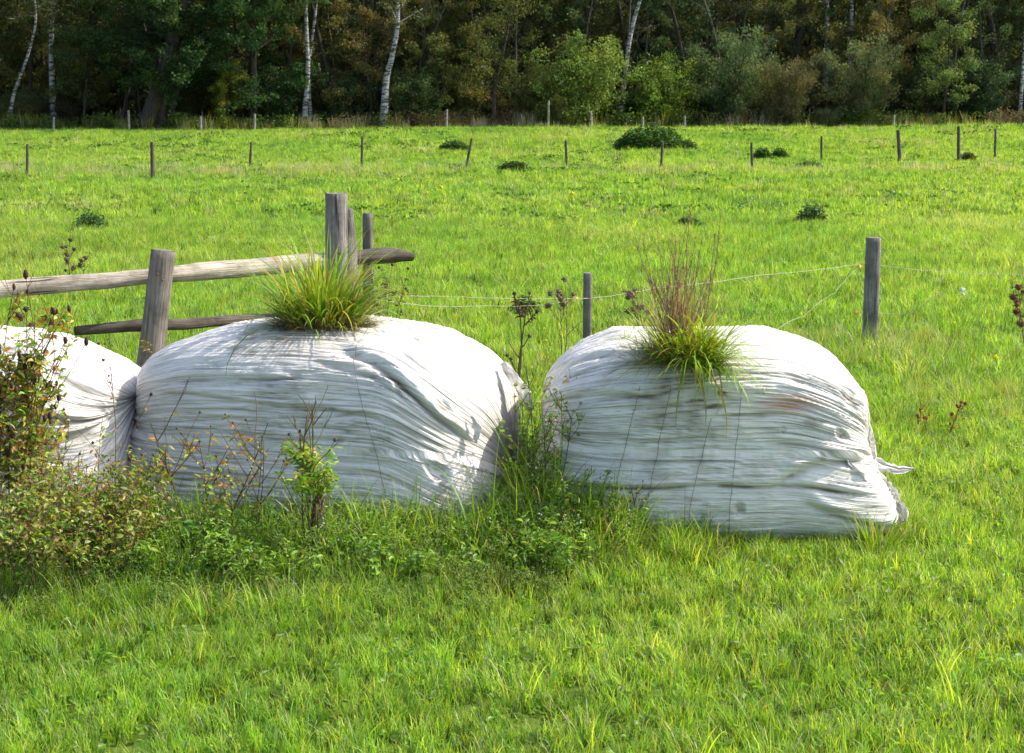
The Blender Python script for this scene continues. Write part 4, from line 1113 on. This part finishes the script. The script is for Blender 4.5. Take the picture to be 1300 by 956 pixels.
# left: brown-headed weeds in front of the left bale
spec = [(-8, 8.75, 1.62, 'tallest brown headed weed at the left edge, cut by the frame', 61), (24, 8.9, 1.42, 'brown headed weed leaning over the top of the leftmost bale', 62), (50, 9.05, 1.12, 'brown headed weed in front of the leftmost bale, right of the tallest', 63), (5, 9.1, 1.3, 'yellow leaved weed behind the tallest brown headed one at the left edge', 64), (-30, 9.0, 1.5, 'weed mostly outside the left edge with brown heads', 65)]
for u, y, H, lb, sd in spec:
    weed('brown_headed_weed', gb(u, y), H, lb, 'weed', 4, .15, 10, .26, 620, (.025, .060), (LG, LG, LY, LB, (.11, .18, .02), LO), 26, .011, (.075, .04, .028), (.12, .07, .04), sd, 'brown headed weeds at the left', (.08, .93), (1, 1, 1.9), srad=.0045, lrad=.01)
# lower tangle
for i, (u, y, H) in enumerate([(15, 8.75, .82), (62, 8.9, .84), (108, 8.95, .72), (148, 9.0, .58), (95, 8.6, .58), (45, 8.45, .56), (0, 8.4, .6), (130, 8.7, .5), (178, 8.95, .48), (210, 9.0, .5)]):
    lab = ['leafy tangled weed with yellow and rusty leaves lowest at the left edge', 'rusty leaved weed under the leftmost bale front', 'yellow green weed below the right end of the leftmost bale', 'short weed at the foot of the gap between left and middle bales', 'small rusty weed in front of the tangle at the left', 'low bushy weed in the tangle near the left edge', 'leafy weed cut by the left edge near the ground', 'short rusty weed in front of the gap between the left bales', 'small weed in the dark gap between left and middle bales', 'short green weed at the lower left corner of the middle bale'][i]
    weed('tangled_weed', gb(u, y), H, lab, 'weed', 9, .32, 6, .36, 620, (.018, .048), (LG, (.28, .44, .05), (.16, .28, .03), (.12, .22, .03), LY, (.44, .44, .16), LB, (.36, .25, .14)), 10, .007, (.16, .09, .04), (.15, .10, .05), 80 + i, 'tangled weeds at the lower left', (.02, 1), spread=.16, srad=.003, lrad=.015)
weed('dry_stalk', gb(146, 9.2), 1.15, 'tall thin dry branching stalk in front of the right end of the leftmost bale', 'weed', 1, .03, 5, .32, 8, (.02, .03), (LB, LO), 7, .007, (.10, .06, .04), (.20, .12, .06), 101, srad=.0035, spread=0)
weed('dry_stalk', gb(97, 9.1), .62, 'short stalk with a few yellowing leaves in front of the leftmost bale', 'weed', 2, .1, 5, .35, 26, (.025, .05), (LG, LY, LB, LO), 5, .006, (.10, .06, .04), (.15, .09, .05), 102, srad=.0035)
weed('dock_plant', gb(258, 9.05), .86, 'branching plant with orange and yellow drying leaves before the middle bale', 'weed', 3, .25, 7, .45, 110, (.028, .055), (LO, LY, LB, (.20, .22, .04)), 12, .006, (.14, .08, .03), (.10, .075, .04), 103, srad=.005, lfz=(.3, 1))
weed('dock_plant', gb(318, 9.05), .76, 'thinner drying plant with small orange leaves right of the branching one', 'weed', 2, .15, 6, .4, 70, (.025, .05), (LO, LY, LB, (.20, .22, .04)), 8, .006, (.14, .08, .03), (.12, .08, .04), 104, srad=.004, lfz=(.3, 1))
# thistle with bushy top
def topleaf_thistle():
    r = weed('thistle', gb(402, 8.95), .92, 'leafy green thistle with a bushy top and one pink flower before the middle bale', 'thistle', 4, .08, 9, .26, 800, (.025, .055), (LG, (.32, .50, .05), (.19, .34, .03), LY), 6, .007, HB, (.14, .12, .05), 111, lfz=(.46, .70), flower=1, srad=.006, lrad=.018, lasp=.32)
    random.seed(12); m = MB()
    for i in range(170):
        z = random.uniform(.08, .46); az = random.uniform(0, 6.28); m.leaf((random.gauss(0, .018), random.gauss(0, .018), z), (math.cos(az), math.sin(az), -.6), random.uniform(.02, .045), .014, jc((.11, .075, .04), .3), .8)
    m.build('dead_leaves', M_plant, r)
topleaf_thistle()
weed('thistle', gb(285, 8.75), .42, 'broad leaved green thistle low in front of the middle bale', 'thistle', 3, .35, 3, .3, 90, (.05, .10), ((.12, .24, .03), (.15, .28, .03)), 0, srad=.005, seed=121, lasp=.28)
weed('thistle', gb(300, 8.45), .26, 'low thistle with three small pale pink flowers in the grass', 'thistle', 4, .3, 2, .3, 40, (.03, .06), ((.12, .2, .02),), 1, seed=122, flower=3, srad=.004)
weed('herb', gb(688, 9.45), .98, 'tall slim white flowered weed in the gap between the middle and right bales', 'weed', 7, .10, 9, .24, 800, (.018, .042), (LG, (.14, .26, .03), (.19, .32, .05), LB), 26, .005, (.5, .5, .40), (.10, .10, .04), 131, spread=.07, lrad=.012)
weed('herb', gb(708, 9.2), .56, 'shorter bushy weed leaning on the left side of the right bale', 'weed', 6, .22, 6, .3, 380, (.015, .035), (LG, (.14, .26, .03), (.19, .32, .05)), 18, .005, (.5, .5, .40), (.10, .10, .04), 132, spread=.1, lrad=.012)
weed('herb', gb(672, 9.0), .36, 'low seeding herb before the gap between the middle and right bales', 'weed', 7, .35, 6, .35, 300, (.014, .03), (LG, (.15, .27, .03)), 30, .005, (.42, .42, .25), (.10, .12, .04), 133, spread=.12, lrad=.012)
weed('herb', gb(760, 8.95), .34, 'low seeding herb at the lower left corner of the right bale', 'weed', 7, .35, 6, .35, 260, (.014, .03), (LG, (.15, .27, .03)), 30, .005, (.42, .42, .25), (.10, .12, .04), 134, spread=.12, lrad=.012)
weed('herb', gb(790, 9.15), .42, 'sprig leaning against the lower left front of the right bale', 'weed', 3, .3, 4, .3, 90, (.02, .04), (LG, (.12, .15, .03), LB), 5, .006, (.14, .10, .05), (.12, .10, .04), 135)
weed('herb', gb(455, 8.85), .34, 'pale leaved low herb right of the bushy thistle', 'weed', 7, .35, 6, .35, 280, (.014, .034), (LG, (.18, .32, .05)), 20, .005, (.42, .42, .3), (.10, .12, .04), 136, spread=.14, lrad=.012)
weed('herb', gb(360, 8.8), .30, 'low green herb left of the bushy thistle', 'weed', 7, .35, 6, .35, 280, (.014, .034), (LG, (.18, .32, .05)), 6, .005, (.42, .42, .3), (.10, .12, .04), 137, spread=.14, lrad=.012)
for i, (u, y, H, lb) in enumerate([(240, 8.7, .5, 'bushy green weed at the right end of the left tangle, before the middle bale'), (340, 8.6, .42, 'bushy weed just left of the pink flowered thistle'), (430, 8.6, .4, 'leafy weed just right of the foot of the pink flowered thistle'), (530, 8.75, .40, 'leafy weed before the middle bale left of the tall bent blades'), (640, 8.7, .42, 'leafy weed right of the tall bent blades at the right end of the middle bale'), (725, 8.8, .50, 'dense leafy weed in front of the gap before the right bale')]):
    weed('leafy_weed', gb(u, y), H * .68, lb, 'weed', 10, .38, 6, .36, 560, (.022, .055), (GA, GC, (.13, .25, .03), (.22, .36, .05), LG), 4, .005, (.3, .25, .2), (.10, .12, .04), 300 + i, 'leafy weeds before the middle bale', (.02, 1), spread=.16, srad=.003, lrad=.02, lasp=.36)
# behind the bales
weed('dry_thistle', gpt(97, 372), .62, 'dry brown thistle with clustered heads behind the rail, left of the leaning post', 'thistle', 3, .12, 6, .3, 10, (.03, .05), (LB,), 16, .022, (.12, .08, .055), (.14, .10, .06), 141, headpet=14, srad=.006)
weed('dry_thistle', gb(20, 12.6), .95, 'dry brown heads above the rail at the left edge', 'thistle', 2, .1, 4, .2, 6, (.03, .05), (LB,), 9, .020, (.10, .065, .045), (.14, .10, .06), 142, headpet=12, srad=.005)
weed('dry_thistle', gb(266, 13.4), 1.0, 'single pale fluffy head above the rail right of the leaning post', 'thistle', 1, .03, 2, .05, 10, (.03, .05), (LB,), 3, .03, (.40, .30, .24), (.14, .10, .06), 143, headpet=20, srad=.006)
weed('dry_thistle', gb(141, 11.2), .98, 'dark dead stalk with leaves before the lower rail', 'thistle', 2, .04, 3, .1, 80, (.02, .05), (LB, LY, (.10, .07, .04)), 3, .01, HB, (.10, .06, .04), 144, lfz=(.5, 1))
weed('dead_stalk', gb(655, 13.0), 1.02, 'tall dead curling stalk standing alone behind the middle and right bales', 'weed', 2, .05, 3, .22, 70, (.02, .05), ((.08, .05, .03), (.10, .07, .035)), 7, .014, (.09, .055, .035), (.11, .07, .045), 145, srad=.009, lfz=(.72, 1), headpet=8)
weed('dry_thistle', gb(713, 14.6), .98, 'dry thistle heads just left of the short grey post', 'thistle', 2, .06, 5, .22, 10, (.03, .05), (LB,), 12, .018, (.17, .13, .09), (.14, .12, .06), 146, headpet=12, srad=.005)
weed('dry_thistle', gb(845, 12.6), 1.10, 'dry thistle heads rising behind the right bale beside its grass clump', 'thistle', 5, .12, 6, .22, 14, (.03, .05), (LB,), 22, .018, (.15, .10, .07), (.15, .11, .06), 147, headpet=12, srad=.005)
weed('dry_thistle', gb(1296, 16.4), .75, 'dry reddish thistle at the right edge beside the wire', 'thistle', 2, .08, 4, .2, 60, (.03, .06), (LB, (.12, .13, .04)), 10, .025, (.16, .08, .05), (.14, .10, .06), 148, headpet=12, srad=.006)
weed('climbing_weed', gb(470, 13.6), 1.22, 'dark dry weed climbing around the thin post behind the middle bale', 'weed', 8, .05, 6, .14, 420, (.02, .045), ((.09, .06, .035), (.13, .10, .04), (.12, .17, .03), LB), 30, .012, (.08, .05, .035), (.10, .06, .04), 149, spread=.09, lfz=(.3, 1), lrad=.02)
weed('climbing_weed', gb(493, 13.4), 1.05, 'thin dark leafy stems under the dark rail end', 'weed', 3, .08, 5, .16, 60, (.025, .05), ((.09, .10, .035), (.06, .10, .03), LB), 8, .01, (.08, .05, .035), (.07, .05, .04), 150, spread=.05, lfz=(.3, 1))
weed('climbing_weed', gb(240, 12.0), .86, 'rusty leaved weed growing over the lower rail', 'weed', 6, .25, 5, .2, 160, (.02, .045), ((.13, .10, .04), (.16, .2, .03), LB, LO), 12, .01, (.10, .05, .035), (.12, .08, .05), 151, spread=.25, lfz=(.5, 1))
weed('sorrel', gb(1178, 12.4), .34, 'rusty sorrel stalks in the grass right of the right bale', 'weed', 5, .3, 3, .2, 40, (.02, .05), (LB, LO, LG), 16, .012, (.26, .09, .03), (.2, .1, .05), 152, spread=.12)
weed('daisy', gpt(1221, 392), .30, 'white flower head in the field right of the grey post', 'flower', 1, .1, 1, .2, 8, (.03, .05), (LG,), 2, .02, (.8, .8, .74), (.14, .2, .04), 153, headpet=16)
# tiny yellow flowers
for i, (u, v) in enumerate([(1198, 402), (1210, 421), (1186, 380), (1240, 385), (560, 245), (478, 243), (540, 250), (985, 170), (725, 250), (1270, 470)]):
    w = weed('buttercup', gpt(u, v + 8), .22 if v > 300 else .3, 'tiny yellow flowers dotted over the field', 'flower', 1, .1, 0, .2, 4, (.03, .05), (LG,), 1, .015 if v > 300 else .03, (.75, .6, .02), (.14, .2, .04), 160 + i, 'tiny yellow field flowers', headpet=8)

# grass clumps growing on the bales
def clump(name, base, label, n, rad, L, w, cols, th, dth, seed, dryn=0, dryL=(.3, .5), azr=None, dsp=.15, droop=0):
    random.seed(seed); m = MB()
    for i in range(n):
        a = random.uniform(0, 6.283) if azr is None else random.gauss(*azr); r = rad[0] * math.sqrt(random.random())
        aa = random.uniform(0, 6.283)
        p = (r * math.cos(aa), r * math.sin(aa) * rad[1], -.02)
        if azr is None: a = aa + random.gauss(0, .5)
        c = jc(random.choice(cols)); c1 = c * 1.1 if random.random() > .25 else jc(random.choice((YEL, DRY, LO)))
        m.blade(p, a, random.uniform(*L), random.uniform(*w), abs(random.gauss(*th)) * (.4 + r / rad[0] * .8), random.uniform(*dth), c, c1, 7, random.gauss(0, .5))
    r_ = empty(name, base); m.build('blades', M_plant, r_)
    if dryn:
        d = MB()
        for i in range(dryn):
            aa = random.uniform(0, 6.283); r = rad[0] * .7 * math.sqrt(random.random())
            d.blade((r * math.cos(aa), r * math.sin(aa) * rad[1], -.02), aa + random.gauss(0, .9), dryL[0] + (dryL[1] - dryL[0]) * random.random() ** 1.6, random.uniform(.002, .0045), abs(random.gauss(0, dsp)) + .02, random.uniform(.0, .9), jc((.20, .14, .085), .35), jc((.32, .23, .15), .35), 6, random.gauss(0, .6))
        d.build('dry_stalks', M_plant, r_)
    tag(r_, label, 'grass clump', None); return r_

def topz(sf, root, xn, dg):
    p, n = sf(xn, dg); c, s = math.cos(root.rotation_euler.z), math.sin(root.rotation_euler.z)
    return np.array([p[0] * c - p[1] * s, p[0] * s + p[1] * c, p[2]]) + np.array(root.location)
c1 = topz(sf1, bale1, .03, 101)
C1 = clump('grass_clump', c1, 'bushy fountain of green and yellow grass on top of the middle bale', 480, (.19, .5), (.26, .68), (.009, .017), (GA, GB_, GC, GA, (.30, .30, .03)), (.42, .32), (.7, 2.3), 201, 520, (.10, .30), dsp=.9)
random.seed(5)
def add_skirt(root, n, rx, ry, L, cols, seed, name='outer_blades', az0=None):
    random.seed(seed); m = MB()
    for i in range(n):
        a = random.uniform(0, 6.283) if az0 is None else random.gauss(*az0)
        p = (rx * math.cos(a) * random.uniform(.6, 1.05), ry * math.sin(a) * random.uniform(.6, 1.05), -.01)
        c = jc(random.choice(cols), .25)
        m.blade(p, a + random.gauss(0, .35), random.uniform(*L), random.uniform(.005, .010), random.uniform(.5, 1.3), random.uniform(.6, 1.9), c, c * 1.1 if random.random() > .3 else jc(DRY), 7, random.gauss(0, .5))
    m.build(name, M_plant, root)
add_skirt(C1, 230, .21, .14, (.16, .34), (GA, GB_, (.34, .33, .04), GC), 231)
add_skirt(C1, 520, .25, .16, (.06, .20), ((.16, .10, .055), (.24, .15, .08), (.10, .07, .04), (.30, .22, .10)), 232, 'dead_blades')
c2 = topz(sf2, bale2, -.16, 135)
C2 = clump('grass_clump', c2, 'tall dry brown stalks with green grass on the right bale shoulder', 300, (.13, .6), (.20, .48), (.008, .015), (GA, GB_, GC, (.30, .32, .03)), (.8, .3), (.5, 1.8), 202, 520, (.12, .60), dsp=.45)
clump('grass_clump', c2 + np.array([.10, -.10, .0]), 'bright green grass tuft hanging over the front of the right bale', 240, (.10, .6), (.22, .54), (.009, .016), (GA, GB_, GB_), (.8, .4), (1.0, 2.3), 203, 30, (.1, .25), azr=(-1.2, .8), dsp=.9)
clump('grass_clump', c2 + np.array([-.12, .02, .01]), 'low brown and green mat of grass spreading left on the right bale', 260, (.16, .5), (.08, .24), (.003, .006), (GA, (.25, .2, .06), LB, GC), (1.2, .3), (.2, .8), 204, 200, (.1, .28), dsp=1.2)
add_skirt(C2, 260, .13, .09, (.06, .22), ((.16, .10, .055), (.24, .15, .08), (.10, .07, .04)), 233, 'dead_blades')
random.seed(77); m = MB()
for i in range(85):
    az = random.uniform(0, 6.28); p = limb_path((random.gauss(0, .05), random.gauss(0, .035), 0), (math.cos(az) * .28, math.sin(az) * .2, 1), random.uniform(.25, .66) if i > 6 else random.uniform(.66, .82), 8, .045, 0)
    cc = jc(random.choice(((.20, .115, .075), (.30, .20, .12), (.14, .085, .06))), .25); m.tube(p, np.linspace(.0022, .0010, len(p)), cc, 4)
    for k in range(14):
        q = p[random.randint(5, 8)]; a2 = random.uniform(0, 6.28); m.leaf(q + np.array([0, 0, random.uniform(-.04, .02)]), (math.cos(a2) * .5, math.sin(a2) * .5, 1), .018, .004, cc * 1.2, 0)
m.build('seed_stalks', M_plant, C2)
c4 = topz(sf2, bale2, -.50, 105)
clump('grass_sprig', c4, 'small green grass sprig at the top left of the right bale', 46, (.05, .5), (.06, .16), (.003, .006), (GA, GB_), (1.1, .3), (.2, .6), 205)
# reed like blades in front of the bales
def stalks(name, base, label, specs, seed):
    random.seed(seed); m = MB()
    for (dx, az, L, w, th, dth) in specs:
        m.blade((dx, random.uniform(-.03, .03), -.02), az, L * 1.15, w * 1.5, th, dth, jc((.15, .28, .03)), jc((.17, .30, .03)), 9, random.gauss(0, .3))
    r = empty(name, base); m.build('blades', M_plant, r); tag(r, label, 'grass clump'); return r
stalks('reed_grass', gb(598, 8.95), 'few tall bent grass blades before the right end of the middle bale', [(0, 2.2, .62, .010, .05, 1.9), (.03, 3.3, .58, .009, .02, .3), (.10, .2, .70, .010, .02, .15), (.12, 3.0, .75, .008, .02, 2.4), (-.05, .4, .5, .009, .2, 1.5), (.15, .2, .60, .010, .35, .3), (.02, 3.4, .55, .008, .3, 1.6), (.08, .1, .48, .009, .5, 1.0)], 211)
stalks('reed_grass', gb(490, 8.9), 'thin dark arching grass blades before the middle of the middle bale', [(0, 3.0, .55, .006, .1, .5), (.05, 3.1, .52, .006, .3, 1.5), (-.1, 3.0, .45, .006, .0, .2), (.1, .1, .45, .006, .5, 1.2)], 212)
stalks('reed_grass', gb(870, 9.25), 'two bent green blades before the front of the right bale', [(-.02, 3.1, .50, .008, -.02, 2.6), (.05, .1, .30, .007, .5, 1.0), (-.10, 3.2, .24, .007, .9, .4), (.0, 1.5, .36, .004, .02, .1)], 213)
r = clump('grass_clump', gb(1118, 9.25), 'dark green grass tuft at the lower right corner of the right bale', 70, (.09, .8), (.18, .36), (.006, .010), (GC, GA), (.4, .25), (.2, 1.2), 206)
# dry grass bent along the right hand side of the middle bale and by the wire post
weed('grass_stalk', gb(445, 11.3), 1.62, 'very tall thin dry grass stalk rising beside the tall round post', 'grass', 1, .02, 0, .2, 0, seed=171, scol=(.45, .42, .2), srad=.0022)

# ------------------------------------------------------------------ tall grass mass round the bales
def tall_grass():
    random.seed(31)
    T = [tuft(30, .10, .22, .50, .005, .010, .10, 5, 1.45, (GC, GC, GA, GA, GB_)) for _ in range(4)]
    T += [tuft(26, .09, .18, .40, .003, .006, .45, 5, 1.2, (GC, GA)) for _ in range(2)]
    for s in range(3):      # kinds 6,7,8 small leaved weeds
        m = MB()
        for k in range(13):
            az = random.uniform(0, 6.28); b = (random.gauss(0, .04), random.gauss(0, .04), -.01)
            p = limb_path(b, (math.cos(az) * .5, math.sin(az) * .5, 1), random.uniform(.14, .32), 6, .12, .02); m.tube(p, .0018, jc((.12, .15, .04)), 3, False)
            for j in range(24):
                q = p[random.randint(1, 6)] + np.array([random.gauss(0, .012) for _ in range(3)]); a2 = random.uniform(0, 6.28)
                m.leaf(q, (math.cos(a2), math.sin(a2), random.uniform(-.3, .7)), random.uniform(.014, .034), .011, jc(random.choice(((.18, .32, .03), (.26, .40, .05), (.11, .20, .03))), .2), .3)
            for j in range(3): m.blob(p[-1] + np.array([random.gauss(0, .01) for _ in range(3)]), .004, (.5, .5, .36), 4, 3)
        T.append(m)
    X = []; Y = []; S = []; V = []
    def zone(n, u0, u1, y0, y1, s0, s1, vs, taper=False):
        x = rng.uniform(0, 1, n); y = rng.uniform(y0, y1, n); xx = (u0 + (u1 - u0) * x - 650) / FPX * (y * CP + CAMH * SP)
        k = ~in_bale(xx, y, -.02); xx, y = xx[k], y[k]; m = len(xx)
        s = rng.uniform(s0, s1, m)
        if taper: s = s * (0.45 + .65 * sst(y0, y0 + .7 * (y1 - y0), y))
        X.append(xx); Y.append(y); S.append(s); V.append(rng.choice(vs, m))
    zone(260, -60, 300, 8.2, 9.3, .6, 1.1, [0, 1, 2, 6, 7, 8, 6, 7], True)
    zone(560, 240, 700, 8.35, 9.4, .55, 1.0, [0, 1, 2, 3, 4, 6, 7, 8, 6, 7, 8], True)
    zone(200, 660, 790, 8.75, 9.5, .7, 1.15, [0, 1, 2, 3, 6, 7, 8], True)
    zone(70, 668, 712, 9.3, 10.6, 1.0, 1.7, [0, 1, 2, 3, 6, 7])
    zone(90, 780, 900, 9.0, 9.42, .35, .7, [0, 1, 2, 6])
    zone(60, 880, 1110, 9.05, 9.40, .2, .40, [0, 1, 2, 6])
    zone(60, 1090, 1170, 9.3, 10.3, .35, .7, [0, 1, 5])
    zone(80, 0, 1120, 10.7, 11.4, .5, .9, [0, 1, 4, 5])
    zone(160, 0, 560, 11.4, 14.5, .5, .95, [0, 1, 4, 5, 6])
    zone(70, 960, 1220, 15.5, 17.6, .7, 1.1, [4, 5, 0])
    zone(60, 560, 960, 11.5, 15.5, .4, .8, [4, 5, 0, 1])
    zone(90, 30, 640, 8.0, 8.7, .35, .6, [0, 1, 4, 6, 7])
    zone(60, 1130, 1300, 12, 17, .5, .9, [4, 5, 0])
    x = np.concatenate(X); y = np.concatenate(Y); s = np.concatenate(S); v = np.concatenate(V); n = len(x)
    scatter('tall_grass', 'long uncut grass and small weeds grown up against the bales', 'grass', T, np.stack([x, y, gh(x, y)], -1), np.stack([rng.normal(0, .1, n), rng.normal(0, .1, n), rng.uniform(0, 6.28, n)], -1), np.stack([s, s, s], -1), v, M_grass)
tall_grass()

# ------------------------------------------------------------------ light
EL, AZ = 44., 78.      # azimuth measured from the view direction (+y) towards the right (+x)
w = bpy.data.worlds.new('World'); SC.world = w; w.use_nodes = True
nt = w.node_tree; bg = nt.nodes['Background']; sk = nt.nodes.new('ShaderNodeTexSky'); sk.sky_type = 'NISHITA'; sk.sun_disc = False
sk.sun_elevation = R(EL); sk.sun_rotation = R(AZ); sk.altitude = 200; sk.air_density = .7; sk.dust_density = 2.5
nt.links.new(sk.outputs[0], bg.inputs[0]); bg.inputs[1].default_value = .15
sd = bpy.data.lights.new('sun', 'SUN'); sd.energy = 2.85; sd.angle = R(.53); sd.color = (1, .95, .86)
so = bpy.data.objects.new('sun', sd); COL.objects.link(so)
dv = Vector((math.sin(R(AZ)) * math.cos(R(EL)), math.cos(R(AZ)) * math.cos(R(EL)), math.sin(R(EL))))
so.rotation_euler = dv.to_track_quat('Z', 'Y').to_euler(); so.location = dv * 50

cd = bpy.data.cameras.new('camera'); cam = bpy.data.objects.new('camera', cd); COL.objects.link(cam)
cd.sensor_width = 36; cd.lens = FPX / 1300 * 36; cd.clip_end = 3000; cd.clip_start = .1
cam.location = (0, 0, CAMH); cam.rotation_euler = (math.pi / 2 - PITCH, 0, 0)
cd.dof.use_dof = True; cd.dof.focus_distance = 10.; cd.dof.aperture_fstop = 13
SC.camera = cam
SC.render.resolution_x = 1024; SC.render.resolution_y = 753
vs_ = SC.view_settings; vs_.view_transform = 'Standard'; vs_.look = 'None'; vs_.gamma = 1; vs_.exposure = 1.23
SC.render.engine = 'CYCLES'
SC.cycles.max_bounces = 4; SC.cycles.diffuse_bounces = 2; SC.cycles.transmission_bounces = 2; SC.cycles.glossy_bounces = 1
